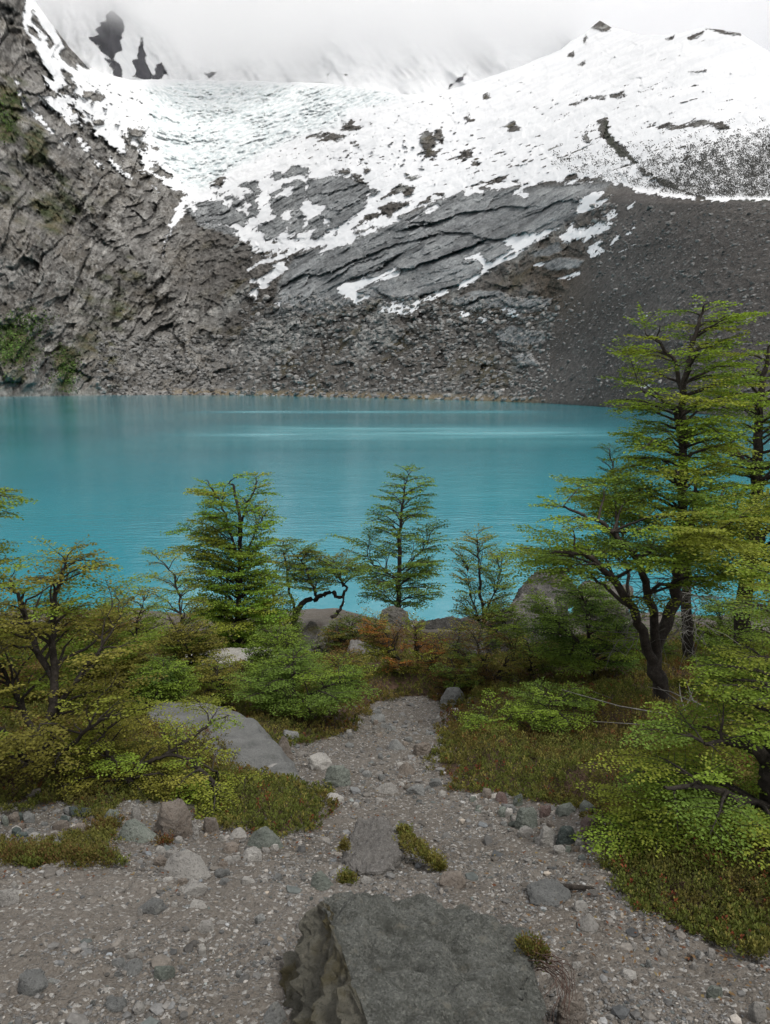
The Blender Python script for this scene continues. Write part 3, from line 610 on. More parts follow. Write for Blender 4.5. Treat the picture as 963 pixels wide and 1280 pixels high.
# ------------------------------------------------------------------ lake, cloud
def lake():
    V = [(-900,14,0),(900,14,0),(900,900,0),(-900,900,0)]
    o = mesh_np('lake', V, [[0,1,2,3]], MAT['water']); tag(o, kind='structure')
lake()
CLOUD_Y = 1740
def cloud():
    t = NT('cloud_vapour'); p = t.pos(); sx = t.n('ShaderNodeSeparateXYZ', {0: p})
    n = t.n('ShaderNodeTexNoise', {'Vector': p, 'Scale': .0032, 'Detail': 4.0, 'Roughness': .5}).outputs['Fac']
    h = t.math('ADD', sx.outputs[2], t.math('MULTIPLY', t.math('SUBTRACT', n, .5), 420.0))
    base = t.ramp(sx.outputs[0], -560, -250, 835, 712)
    d = t.math('MULTIPLY', t.ramp(t.math('SUBTRACT', h, base), 0, 110), .013)
    v = t.n('ShaderNodeVolumeScatter', {'Color': (1,1,1), 'Density': d, 'Anisotropy': .88})
    t.t.links.new(v.outputs[0], t.out.inputs['Volume'])
    x0,x1,y0,y1,z0,z1 = -1500,900,CLOUD_Y,CLOUD_Y+620,600,1350
    V=[(x,y,z) for z in (z0,z1) for y in (y0,y1) for x in (x0,x1)]
    o = mesh_np('cloud', V, [[0,2,3,1],[4,5,7,6],[0,1,5,4],[2,6,7,3],[0,4,6,2],[1,3,7,5]], t.m); tag(o, 'low white cloud hanging over the peaks behind the glacier', 'cloud', kind='stuff')
cloud()
# ================================================================== the near ground
GP_Y = [-30, 1.0, 1.75, 3, 5, 7, 9, 12, 16, 19, 24, 32, 60]; GP_Z = [-1.2, -1.55, -1.6, -1.95, -2.6, -3.1, -3.6, -4.3, -5.0, -5.9, -8.0, -10.5, -14]
_yy = np.arange(-30, 60, .1); _zz = _smooth(np.interp(_yy, GP_Y, GP_Z), 5.0, 0)
def z0(y): return np.interp(y, _yy, _zz) + CAMZ
def flat_pt(px, py):
    """where the view through a photo pixel meets the smooth ground"""
    t = float(T(py)); Y = np.arange(.8, 26, .02); d = CAMZ + t*Y - z0(Y); k = np.argmax(d <= 0)
    Yk = Y[k] if d[k] <= 0 else 20.0
    return float(XK(px, py))*Yk, float(Yk)
PATH_PX = [(-500,1078),(0,1074),(60,1082),(128,1080),(140,1058),(136,1022),(180,1003),(240,1005),(275,1030),(345,1040),(412,1020),(398,985),(330,975),(318,950),(372,935),(395,930),(440,912),(468,882),(505,872),(562,880),(550,925),(540,962),(575,985),(612,993),(690,1008),(745,1022),(762,1050),(755,1112),(800,1150),(870,1166),(963,1174),(1200,1172),(1500,1172)]
PATH_W = [flat_pt(*p) for p in PATH_PX] + [(6,1.2),(6,-8),(-8,-8),(-8,2.6)]
TUFTS_PX = []
BARE_W = [flat_pt(*p) for p in [(-60,1064),(-60,1018),(60,1012),(122,1018),(130,1050),(60,1064)]]
def heath_sd(x, y):
    x = np.asarray(x, float); y = np.asarray(y, float)
    return -np.maximum(poly_sd(x, y, PATH_W), poly_sd(x, y, BARE_W))
def bank(x, y):
    """where gravel and boulders take over from heath, beyond the last bushes"""
    return sstep(12.0, 15.0, y + fbm(x*.4, y*.4, 0., 2)*1.5)
def mound(x, y):
    h = heath_sd(x, y); m = sstep(.0, .55, h)
    return m * (.05 + .12*sstep(-.4,.5,fbm(x*.9, y*.9, 0.*x, 2)) + .07*sstep(.3,2.0,h)*sstep(3.2,5.5,y))*(1-sstep(9,12,y))*(.55+.45*sstep(2.6,4.5,y)) + sstep(-1.2,-4,x)*.12*sstep(2.5,4,y) + sstep(1.6,4,x)*.12*sstep(3.0,6,y)
def zg(x, y):
    x = np.asarray(x, float); y = np.asarray(y, float)
    return z0(y) + mound(x, y) + .05*fbm(x*.7, y*.7, 0.*x, 3, off=4) + .35*sstep(8,14,y)*fbm(x*.35, y*.35, 0.*x, 3, off=9)
def gp(px, py, dY=0.0):
    t = float(T(py)); Y = np.arange(1.2, 24, .02); x = float(XK(px, py))*Y
    d = CAMZ + t*Y - zg(x, Y); k = int(np.argmax(d <= 0))
    if d[k] > 0: k = int(np.argmin(d))
    y = Y[k] + dY; xx = float(XK(px, py))*y
    return Vector((xx, y, float(zg(xx, y))))
def build_ground():
    ys = np.concatenate([np.arange(-6, 1.2, .3), 1.2*np.exp(np.arange(0, 3.05, .0042)), np.linspace(26, 60, 12)])
    us = np.concatenate([np.linspace(-4, -.62, 60), np.arange(-.6, .6, .0034), np.linspace(.62, 4, 60)])
    Y, U = np.meshgrid(ys, us, indexing='ij'); X = U*np.maximum(np.abs(Y), 2.2)
    Z = zg(X, Y); h = heath_sd(X, Y); hm = sstep(-.02, .12, h)*(1-bank(X, Y))
    near = (Y < 7)
    Z = Z + (fbm(X*4, Y*4, 0*X, 4, .6)*.022 + fbm(X*14, Y*14, 0*X, 3, .6)*.010*near)*(1-hm*.4)
    # worn hollow of the path and small steps where stones hold the soil
    idx = np.arange(Y.size).reshape(Y.shape)
    f = np.stack([idx[:-1,:-1], idx[:-1,1:], idx[1:,1:], idx[1:,:-1]], -1).reshape(-1, 4)
    o = mesh_np('ground', np.stack([X,Y,Z],-1).reshape(-1,3), f, MAT['ground'], attrs={'heath': hm.ravel(), 'bare': bank(X,Y).ravel()}, smooth=True); tag(o, kind='structure')
build_ground()

# ------------------------------------------------------------------ gravel
def gravel():
    rng = np.random.RandomState(3); P=[];S=[];C=[]
    N = 110000
    d = 1.45*np.exp(rng.uniform(0, 1.95, N)); u = rng.uniform(-.62, .62, N); x = u*d
    h = heath_sd(x, d); keep = (h < .05) | ((h < .25) & (rng.rand(N) < .25)) | ((bank(x,d) > .6) & (rng.rand(N)<.8))
    cl = fbm(x*2.2, d*2.2, 0*x, 3); keep &= rng.rand(N) < (.18 + 1.1*sstep(-.3,.45,cl))
    x, d = x[keep], d[keep]; n = len(x)
    s = (.0020 + rng.gamma(1.2, .0012, n)) * (1 + .26*np.maximum(d-2.5, 0))
    bigm = rng.rand(n) < .03; s = np.where(bigm, s*rng.uniform(2, 4.2, n), s); s = np.minimum(s, .04)
    z = zg(x, d) + fbm(x*4, d*4, 0*x, 4, .6)*.022 + fbm(x*14, d*14, 0*x, 3, .6)*.010*(d<7) + s*.12
    g = rng.uniform(.06, .18, n); g = np.where(rng.rand(n) < .07, rng.uniform(.22,.34,n), g)
    hue = rng.normal(.02, .045, n)
    c = np.stack([g*(1.03+hue), g*1.0, g*(.95-hue)], -1)
    c = np.where((rng.rand(n) < .04)[:,None], g[:,None]*.8*np.array([.93,1.02,.97]), c)
    o = scatter_rocks('gravel', np.stack([x,d,z],-1), s, c, rng, MAT['pebble'], ICO1, .6, .28)
    tag(o, 'loose grey gravel and small stones covering the footpath', 'gravel', kind='stuff')
gravel()

# ------------------------------------------------------------------ rocks
def hull_rock(name, pts, mat, label, cat='rock', group=None, sub=4, amp=.02, bev=.12, seed=0, loc=None, parent=None, facets=True):
    rng = random.Random(seed)
    c = sum((Vector(p) for p in pts), Vector())/len(pts) if loc is None else Vector(loc)
    bm = bmesh.new()
    for p in pts: bm.verts.new(Vector(p)-c)
    r = bmesh.ops.convex_hull(bm, input=list(bm.verts)); bmesh.ops.delete(bm, geom=[g for g in r['geom_interior'] if isinstance(g, bmesh.types.BMVert)], context='VERTS')
    for v in [v for v in bm.verts if not v.link_faces]: bm.verts.remove(v)
    size = max((v.co.length for v in bm.verts)); 
    try: bmesh.ops.bevel(bm, geom=list(bm.edges), offset=size*bev*.28, segments=1, profile=.6, affect='EDGES', clamp_overlap=True)
    except Exception: pass
    bmesh.ops.triangulate(bm, faces=list(bm.faces))
    target = size/ (2.2*sub)
    for _ in range(5):
        le = [e for e in bm.edges if e.calc_length() > target]
        if not le or len(bm.verts) > 9000: break
        bmesh.ops.subdivide_edges(bm, edges=le, cuts=1); bmesh.ops.triangulate(bm, faces=list(bm.faces))
    bm.normal_update()
    V = np.array([v.co[:] for v in bm.verts]); N = np.array([v.normal[:] for v in bm.verts]); k = 1/size; o = seed*3.17
    d = fbm(V[:,0]*k*1.3+o, V[:,1]*k*1.3, V[:,2]*k*1.3, 2)*.7 + (ridged(V[:,0]*k*2.6+o, V[:,1]*k*2.6, V[:,2]*k*4.0, 4, .6)-1)*.8 + fbm(V[:,0]*k*9, V[:,1]*k*9+o, V[:,2]*k*9, 4, .65)*.55
    V = V + N*(d*amp*size)[:,None]
    for v, p in zip(bm.verts, V): v.co = p
    me = bpy.data.meshes.new(name); bm.to_mesh(me); bm.free()
    me.polygons.foreach_set('use_smooth', np.full(len(me.polygons), True)); me.materials.append(mat)
    try: me.set_sharp_from_angle(angle=R(24))
    except Exception: pass
    o = bpy.data.objects.new(name, me); o.location = c; col.objects.link(o)
    if parent is not None: o.parent = parent; return o
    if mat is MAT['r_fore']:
        me.materials.append(MAT['r_olive_shade']); me.polygons.foreach_set('material_index', np.array([1 if np.mean([N[i][0] for i in p.vertices]) < -.40 else 0 for p in me.polygons], np.int32))  # left-facing faces get the olive granite, darkened to paint in side shade
    return tag(o, label, cat, group)
def rock(px, pyb, w, h, mat, label, seed, name='rock', cat='rock', depth=1.0, tilt=0.0, group=None, sub=3, amp=.035, sink=.25, shape='block', dY=0.0, nearer=None):
    """angular stone standing at a photo pixel: w, h = its size in photo pixels"""
    g = gp(px, pyb, dY) if nearer is None else nearer
    m = g.y/F*1.04; W = w*m*.92; H = h*m*.95; D = W*.75*depth
    rng = random.Random(seed*7+1); pts = []
    if shape == 'block':
        n1, n2 = rng.choice([5,6]), rng.choice([3,4])
        for i in range(n1):
            a = 6.283*(i+rng.uniform(-.3,.3))/n1; r = rng.uniform(.86,1.02); pts.append((math.cos(a)*r*W/2, math.sin(a)*r*D/2, rng.uniform(-.05,.12)*H))
        for i in range(n2):
            a = 6.283*(i+rng.uniform(-.4,.4))/n2 + .5; r = rng.uniform(.45,.85); z = H*(rng.uniform(.72,1.0) + tilt*math.cos(a)*.4); pts.append((math.cos(a)*r*W/2, math.sin(a)*r*D/2, z))
        for i in range(3):
            a = 6.283*(i+rng.uniform(-.4,.4))/3; r = rng.uniform(.85,1.0); pts.append((math.cos(a)*r*W/2, math.sin(a)*r*D/2, H*rng.uniform(.3,.62)))
    elif shape == 'wedge':
        px_ = rng.uniform(-.15,.15)+tilt*.4
        for i in range(7):
            a = 6.283*(i+rng.uniform(-.3,.3))/7; pts.append((math.cos(a)*W/2, math.sin(a)*D/2, rng.uniform(0,.15)*H))
        pts += [(W*(px_-.06), -D*.05, H), (W*(px_+.08), D*.15, H*.95), (W*(px_+.25), D*.3, H*.5), (W*(px_-.28), D*.25, H*.55)]
    elif shape == 'round':
        for i in range(15):
            v = Vector((rng.gauss(0,1), rng.gauss(0,1), rng.gauss(0,1))).normalized(); pts.append((v.x*W/2, v.y*D/2, H*.5+v.z*H*.5))
    pts += [(x*.85, y*.85, -sink*H-.02) for x, y, z in pts[:6]]
    pts = [Vector(p)+g + Vector((0, D*.3, -H*.14)) for p in pts]
    return hull_rock(name, pts, mat, label, cat, group, sub, amp, .12, seed, loc=g+Vector((0,D*.3,0)))
M = MAT
# the big block in front
A = [at(400,1118,1.97), at(396,1132,1.97), at(500,1126,2.14), at(560,1136,2.16), at(655,1166,1.98), at(668,1215,1.76), at(650,1290,1.5), at(636,1370,1.32), at(436,1200,1.72), at(478,1290,1.46), at(500,1400,1.22), at(364,1205,2.06), at(366,1228,1.98), at(386,1285,1.74), at(392,1340,1.55)]
gz = float(zg(0,1.8))
A += [Vector((-.27,2.0,gz-.06)), Vector((-.20,1.6,gz-.12)), Vector((.36,1.95,gz-.1)), Vector((.30,1.3,gz-.1)), Vector((-.0,2.3,gz-.1)), Vector((-.1,1.25,gz-.1))]
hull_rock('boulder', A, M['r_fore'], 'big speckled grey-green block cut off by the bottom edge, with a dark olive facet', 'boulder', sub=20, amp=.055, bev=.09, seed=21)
hull_rock('boulder', [at(182,884,5.9), at(196,880,6.1), at(240,878,6.2), at(285,884,6.1), at(318,900,5.7), at(345,934,5.2), at(372,962,4.8), at(392,985,4.45), at(372,1000,4.4), at(330,985,4.5), at(262,955,4.8), at(212,925,5.2), at(250,990,4.6), at(300,1000,4.5), at(190,980,5.0)]+[Vector((-1.9,5.6,4.9)),Vector((-.9,5.4,4.7)),Vector((-1.4,6.8,4.6)),Vector((-.6,4.7,5.2)),Vector((-.9,6.4,4.8))], M['r_grey'], 'long sloping grey slab boulder behind the low yellow-green shrub left of the path', 'boulder', sub=9, amp=.018, bev=.06, seed=22)
hull_rock('boulder', [at(440,1046,3.22), at(452,1026,3.38), at(470,1020,3.42), at(490,1027,3.36), at(499,1045,3.2), at(497,1070,2.98), at(478,1064,2.98), at(452,1072,2.95), at(430,1070,2.98), at(470,1042,3.22), at(496,1088,2.86), at(440,1092,2.84)]+[Vector((-.2,3.0,5.8)),Vector((.08,3.0,5.8)),Vector((.02,3.5,5.8)),Vector((-.12,3.5,5.8))], M['r_embed'], 'gritty grey rock set in mid path with a yellow-green cushion on its right', 'boulder', sub=10, amp=.06, bev=.12, seed=23)
ROCKS = [
 # px, bottom, w, h, material, shape, label
 (212,1048,64,54,'r_brown','block','rounded brown-grey rock, largest in the row under the left shrub'),
 (168,1052,58,30,'r_green','wedge','flat mossy green stone touching the brown-grey rock on its left side'),
 (140,1034,26,30,'r_green','block','dark green stone behind the flat mossy green one'),
 (170,1024,14,24,'r_pale','block','small upright pale stone standing beside the brown-grey rock'),
 (243,1046,14,32,'r_pale','wedge','thin pale shard leaning on the right of the brown-grey rock'),
 (262,1042,28,26,'r_brown','block','tan stone just right of the thin leaning shard'),
 (296,1050,28,16,'r_pale','wedge','small pale triangular stone between shard and white-edged slab'),
 (330,1062,58,30,'r_green','wedge','green-grey slab with pale edge lying low at the heath border'),
 (229,1098,80,36,'r_pale','wedge','pale pointed flat rock sticking out of the gravel, left of the path'),
 (242,1122,44,20,'r_pale','block','pale lumpy stone right below the pointed flat rock'),
 (246,1140,30,12,'r_pale','block','cream-coloured low stone under the pale lumpy one'),
 (257,1168,28,20,'r_pale','block','pale grey stone alone in the gravel, left of the big block'),
 (252,1192,13,14,'r_pale','round','small whitish round stone below the pale grey one'),
 (36,1243,52,32,'r_grey','block','grey angular stone near the bottom left corner'),
 (148,1214,24,16,'r_grey','block','small grey stone, left one of three in a row'),
 (163,1219,34,18,'r_grey','wedge','grey wedge-shaped stone, middle one of three in a row'),
 (204,1224,34,20,'r_green','block','greenish stone, right one of three in a row'),
 (172,1273,24,18,'r_pale','round','pale round stone at the bottom edge'),
 (228,1263,18,11,'r_pale','round','small whitish oval stone near the bottom edge'),
 (142,1262,38,12,'r_grey','block','low flat grey stone beside the pale round one'),
 (8,1130,30,20,'r_pale','block','pale stone cut by the left edge of the photo'),
 (188,1143,44,16,'r_grey','block','flat grey stone half buried in the gravel'),
 (313,1078,34,14,'r_pale','block','low pale stone just below the green-grey slab'),
 (288,1068,26,16,'r_brown','block','brownish stone left of the low pale one'),
 (400,962,38,20,'r_pale','block','tan stone right of the sloping slab boulder'),
 (422,984,44,34,'r_green','block','angular green-grey rock at the left side of the path bend'),
 (354,950,30,36,'r_brown','wedge','dark brown upright rock beside the sloping slab boulder'),
 (362,926,30,14,'r_grey','block','grey flat stone on top of the dark brown upright rock'),
 (497,937,26,15,'r_grey','wedge','grey stone in the upper path, left of the square one'),
 (528,944,30,18,'r_brown','block','square brown-grey stone in the upper path'),
 (508,968,28,17,'r_brown','wedge','brown stone in the middle of the path bend'),
 (482,992,38,14,'r_pale','wedge','pale pointed stone lying in the path bend'),
 (520,995,30,15,'r_grey','block','low grey stone below the brown one in the path bend'),
 (567,882,40,28,'r_grey','block','grey block at the far end of the path under the heath'),
 (417,1006,34,14,'r_pale','block','flat pale stone below the angular green-grey rock'),
 (472,905,26,12,'r_grey','block','grey flat stone at the left edge of the upper path'),
 (545,985,22,14,'r_grey','block','small grey stone at the foot of the right heath bank'),
 (609,1000,18,20,'r_brown','block','brown stone, first in the row along the right edge of the path'),
 (627,1004,22,16,'r_red','block','reddish-brown round stone, second in the row along the right edge'),
 (648,1006,16,18,'r_green','block','narrow green stone, third in the row along the right edge'),
 (637,1014,26,10,'r_grey','block','flat grey stone lying before the reddish-brown round one'),
 (659,1035,38,32,'r_green','block','angular light green rock with a dark side, beside the small pink one'),
 (658,1048,26,15,'r_pale','block','tan stone in front of the angular light green rock'),
 (682,1022,20,20,'r_red','block','small pinkish stone between the green rocks'),
 (685,1057,32,26,'r_pale','block','tan stone left of the dark teal rock'),
 (709,1056,34,32,'r_teal','block','dark teal rock next to the reddish one'),
 (741,1050,38,36,'r_red','block','reddish-brown rounded rock under the tip of the green branch'),
 (709,1019,32,15,'r_green','block','pale green flat stone on the heath border'),
 (736,1016,26,14,'r_green','block','greenish stone above the reddish-brown rounded rock'),
 (700,1066,24,9,'r_pale','block','pale flat stone in front of the dark teal rock'),
 (403,1112,36,24,'r_green','wedge','blue-grey wedge stone behind the peak of the big block'),
 (567,1110,46,20,'r_brown','block','low brown-grey stone in the gravel behind the big block'),
 (690,1130,74,14,'r_grey','block','flat grey stone sunk in the gravel below the dark root'),
 (727,1140,22,13,'r_pale','block','pale stone near the right end of the dark root'),
 (737,1163,32,20,'r_pale','wedge','white-grey stone by the lower right heath'),
 (895,1248,28,18,'r_green','block','green stone alone in the gravel at the lower right'),
 (788,1227,28,14,'r_pale','block','pale half-buried stone right of the big block'),
 (792,1191,14,12,'r_pale','block','small pale stone above the pale half-buried one'),
 (890,1197,14,10,'r_pale','block','small whitish stone above the green one at the lower right'),
 (343,1285,42,34,'r_grey','wedge','grey stone cut by the bottom edge, touching the big block'),
 (376,1166,16,26,'r_pale','wedge','white upright shard leaning on the dark facet of the big block'),
 (715,1290,50,62,'r_brown','block','brown crumbly rock with roots at the right of the big block'),
 (950,1275,28,30,'r_pale','block','pale stone in the bottom right corner'),
 (75,1042,26,24,'r_brown','block','largest stone of the pile along the left edge'),
 (98,1045,22,18,'r_brown','block','brown stone next to the largest one in the left pile'),
]
for i, (px, pb, w, h, m, shp, lab) in enumerate(ROCKS):
    rock(px, pb, w, h, M[m], lab, 100+i, name='rock' if w > 24 else 'stone', cat='rock' if w > 24 else 'stone', shape=shp, depth=random.Random(i).uniform(.8,1.2), sub=3 if w < 30 else 5, sink=.1)
# small stones piled at the left edge and lying about: look-alikes share a label
rr = random.Random(44)
for i in range(34):
    px = rr.uniform(-10, 118); py = 1018 + rr.random()*42 + (8 if px < 60 else 0)
    rock(px, py, rr.uniform(9,19), rr.uniform(8,15), M[rr.choice(['r_grey','r_grey','r_pale','r_green','r_brown','r_teal'])], 'small rounded stone in the low pile along the left edge', 300+i, name='stone', cat='stone', group='stones piled along the left edge', shape='round', sub=2, sink=.0)
for i in range(46):
    px = rr.uniform(590, 745); py = 1000 + (px-590)*.36 + rr.uniform(-2, 22)
    rock(px, py, rr.uniform(7,17), rr.uniform(5,11), M[rr.choice(['r_grey','r_pale','r_pale','r_green','r_brown'])], 'small angular stone at the foot of the right heath bank', 340+i, name='stone', cat='stone', group='stones at the foot of the right heath bank', sub=2, sink=.05)
for i in range(80):
    px = rr.uniform(0, 960); py = rr.uniform(1075, 1275)
    if 350 < px < 720 and py > 1110 or (px > 740 and py < 1180): continue
    rock(px, py, rr.uniform(8,19), rr.uniform(5,10), M[rr.choice(['r_grey','r_pale','r_pale','r_brown'])], 'small pale stone lying loose on the gravel', 420+i, name='stone', cat='stone', group='loose stones on the gravel', sub=2, sink=.05)
for i in range(40):
    px = rr.uniform(430, 570); py = rr.uniform(885, 1010)
    px += (py-885)*-.05
    rock(px, py, rr.uniform(7,16), rr.uniform(4,9), M[rr.choice(['r_grey','r_pale','r_brown','r_grey'])], 'small grey stone on the upper part of the path', 520+i, name='stone', cat='stone', group='stones on the upper path', sub=2, sink=.05)
for i in range(26):
    px = rr.uniform(195, 345); py = rr.uniform(1048, 1120)
    rock(px, py, rr.uniform(9,22), rr.uniform(6,13), M[rr.choice(['r_grey','r_pale','r_pale','r_brown'])], 'pale angular stone beside the pointed flat rock', 570+i, name='stone', cat='stone', group='stones around the pointed flat rock', sub=2, sink=.05)
# rocks on the bank above the water
def bank_rock(pts, m, lab, seed, amp=.055):
    """pts: photo pixel and distance of the corners that show; the back is closed behind them"""
    P = [at(*p) for p in pts]; c = sum(P, Vector())/len(P); w = max(p.x for p in P)-min(p.x for p in P)
    lo = min(p.z for p in P) - .5
    P += [Vector((p.x*1.02, p.y+w*.5, p.z-.22*w)) for p in P] + [Vector((p.x, p.y, lo)) for p in P[::2]]
    hull_rock('boulder', P, M[m], lab, 'boulder', sub=9, amp=amp, bev=.08, seed=seed)
bank_rock([(645,752,14.8),(654,732,15),(668,716,15.2),(690,709,15.2),(706,716,15.1),(722,735,14.8),(690,752,14.5),(655,754,14.5)], 'r_dark', 'dark grey domed boulder at the shore behind the right trees', 31)
bank_rock([(640,755,13.6),(655,742,13.8),(690,748,13.6),(700,780,13),(680,800,12.8),(645,800,12.8)], 'r_embed', 'light grey rough rock face below the dark domed boulder', 32)
bank_rock([(474,786,14.2),(478,762,14.4),(492,756,14.5),(508,764,14.3),(514,788,14)], 'r_mossy', 'small mossy upright rock at the foot of the middle tree', 33)
bank_rock([(515,786,15),(530,776,15.2),(560,770,15.3),(595,776,15.2),(612,788,15)], 'r_dark', 'low reddish-brown rock right of the mossy upright one', 34)
bank_rock([(392,800,12.5),(404,782,13),(440,772,13.5),(470,776,13.4),(480,800,12.6),(440,815,12.2)], 'r_mossy', 'tan mossy boulder at the far end left of the orange bush', 35)
bank_rock([(430,845,10.6),(440,800,11.4),(475,808,11.2),(480,842,10.6)], 'r_embed', 'pale cracked slab behind the orange bush', 36)
bank_rock([(222,836,8.9),(232,818,9.4),(268,812,9.6),(308,810,9.6),(340,808,9.6),(346,824,9.2),(300,838,8.8),(250,842,8.8)], 'r_pale', 'long pale pinkish slab under the tall bright green tree', 37, .02)
bank_rock([(368,812,12.6),(376,788,13.2),(392,778,13.4),(402,792,13),(404,814,12.4)], 'r_dark', 'dark rock beside the twisted tree at the water', 38)
bank_rock([(720,745,15.5),(730,728,16),(765,726,16),(790,736,15.8),(780,760,15)], 'r_mossy', 'grey-brown boulder partly hidden behind the right tree', 39)
bank_rock([(600,800,12),(612,776,12.4),(640,772,12.5),(646,802,12)], 'r_embed', 'grey rock behind the small bush right of the orange one', 40)
bank_rock([(846,896,7.9),(850,872,8.0),(868,862,8.1),(884,872,8.0),(890,900,7.8)], 'r_grey', 'grey stone behind the foot of the big right tree', 41)
bank_rock([(330,800,14.5),(345,786,14.8),(370,782,14.8),(380,800,14.5)], 'r_mossy', 'low grey rock at the shore between the green cone and the twisted tree', 45)
bank_rock([(560,815,11.6),(572,796,12),(600,790,12),(606,815,11.6)], 'r_dark', 'dark rock between the orange bush and the small sparse beech', 46)
bank_rock([(120,812,13.5),(140,796,14),(190,792,14),(215,806,13.6)], 'r_dark', 'dark rock at the shore behind the leaning sapling', 47)
# root across the path
def tube_np(pts, rad, k=6):
    P = np.asarray([tuple(p) for p in pts], float); n = len(P); rad = np.asarray(rad, float)
    tg = np.gradient(P, axis=0); tg /= np.linalg.norm(tg, axis=1)[:,None] + 1e-9
    ref = np.array([0,0,1.]) if abs(tg[0][2]) < .9 else np.array([1.,0,0])
    a = np.cross(tg, ref); a /= np.linalg.norm(a, axis=1)[:,None] + 1e-9; b = np.cross(tg, a)
    an = np.arange(k)/k*6.28318; V = P[:,None,:] + rad[:,None,None]*(np.cos(an)[None,:,None]*a[:,None,:] + np.sin(an)[None,:,None]*b[:,None,:])
    i = np.arange(n-1)[:,None]*k; j = np.arange(k)[None,:]; j2 = (j+1) % k
    Fq = np.stack([i+j, i+j2, i+k+j2, i+k+j], -1).reshape(-1,4)
    return V.reshape(-1,3), Fq
class Tubes:
    def __init__(s): s.V=[]; s.F=[]; s.n=0
    def add(s, pts, rad, k=6):
        V, Fq = tube_np(pts, rad, k); s.V.append(V); s.F.append(Fq+s.n); s.n += len(V)
    def build(s, name, mat, parent=None):
        return mesh_np(name, np.concatenate(s.V), np.concatenate(s.F), mat, parent, smooth=True)
tb = Tubes(); pp = [gp(x, y) + Vector((0,0,dz)) for x, y, dz in [(648,1114,-.005),(660,1112,.012),(676,1112,.016),(692,1113,.018),(708,1114,.016),(724,1115,.014),(738,1116,.01),(750,1114,-.01)]]
tb.add(pp, [.006,.011,.012,.010,.011,.009,.008,.005], 7); o = tb.build('root', MAT['bark']); tag(o, 'dark bare root lying across the gravel by the lower right heath', 'root')
# ================================================================== plants
class Leaves:
    """collects leaf blades; every blade is a folded four-cornered face"""
    def __init__(s): s.c=[]; s.d=[]; s.n=[]; s.l=[]; s.w=[]; s.t=[]
    def add(s, c, d, n, l, w, t):
        s.c.append(c); s.d.append(d); s.n.append(n); s.l.append(l); s.w.append(w); s.t.append(t)
    def build(s, name, mat, parent=None, loc=None):
        c = np.concatenate(s.c); d = np.concatenate(s.d); n = np.concatenate(s.n); l = np.concatenate(s.l)[:,None]; w = np.concatenate(s.w)[:,None]; t = np.concatenate(s.t)
        d = d/(np.linalg.norm(d,axis=1)[:,None]+1e-9); sd = np.cross(d, n); sd /= np.linalg.norm(sd,axis=1)[:,None]+1e-9; up = np.cross(sd, d)
        V = np.stack([c, c + d*l*.45 + sd*w*.5 + up*w*.18, c + d*l, c + d*l*.45 - sd*w*.5 + up*w*.18], 1)
        m = len(c); Fq = (np.arange(m)*4)[:,None] + np.arange(4)[None]
        V = V.reshape(-1,3)
        if loc is not None: V = V - np.asarray(loc)
        return mesh_np(name, V, Fq, mat, parent, colors=np.repeat(t, 4, 0))
nrng = np.random.RandomState(99)
def unit(v): return v/(np.linalg.norm(v)+1e-9)
def catmull(pts, rad, per=6):
    P = [np.array(tuple(p), float) for p in pts]; out=[]; ro=[]
    for i in range(len(P)-1):
        p0 = P[max(i-1,0)]; p1=P[i]; p2=P[i+1]; p3=P[min(i+2,len(P)-1)]
        for k in range(per):
            t=k/per; out.append(.5*((2*p1)+(-p0+p2)*t+(2*p0-5*p1+4*p2-p3)*t*t+(-p0+3*p1-3*p2+p3)*t**3)); ro.append(rad[i]*(1-t)+rad[i+1]*t)
    out.append(P[-1]); ro.append(rad[-1]); return np.array(out), np.array(ro)
GREEN = np.array([.180,.255,.036]); YELLOW = np.array([.255,.285,.045]); DEEP = np.array([.095,.145,.028]); OLIVE = np.array([.215,.200,.042]); BROWN = np.array([.15,.088,.034]); ORANGE = np.array([.30,.13,.030]); BLUEG = np.array([.055,.100,.040])
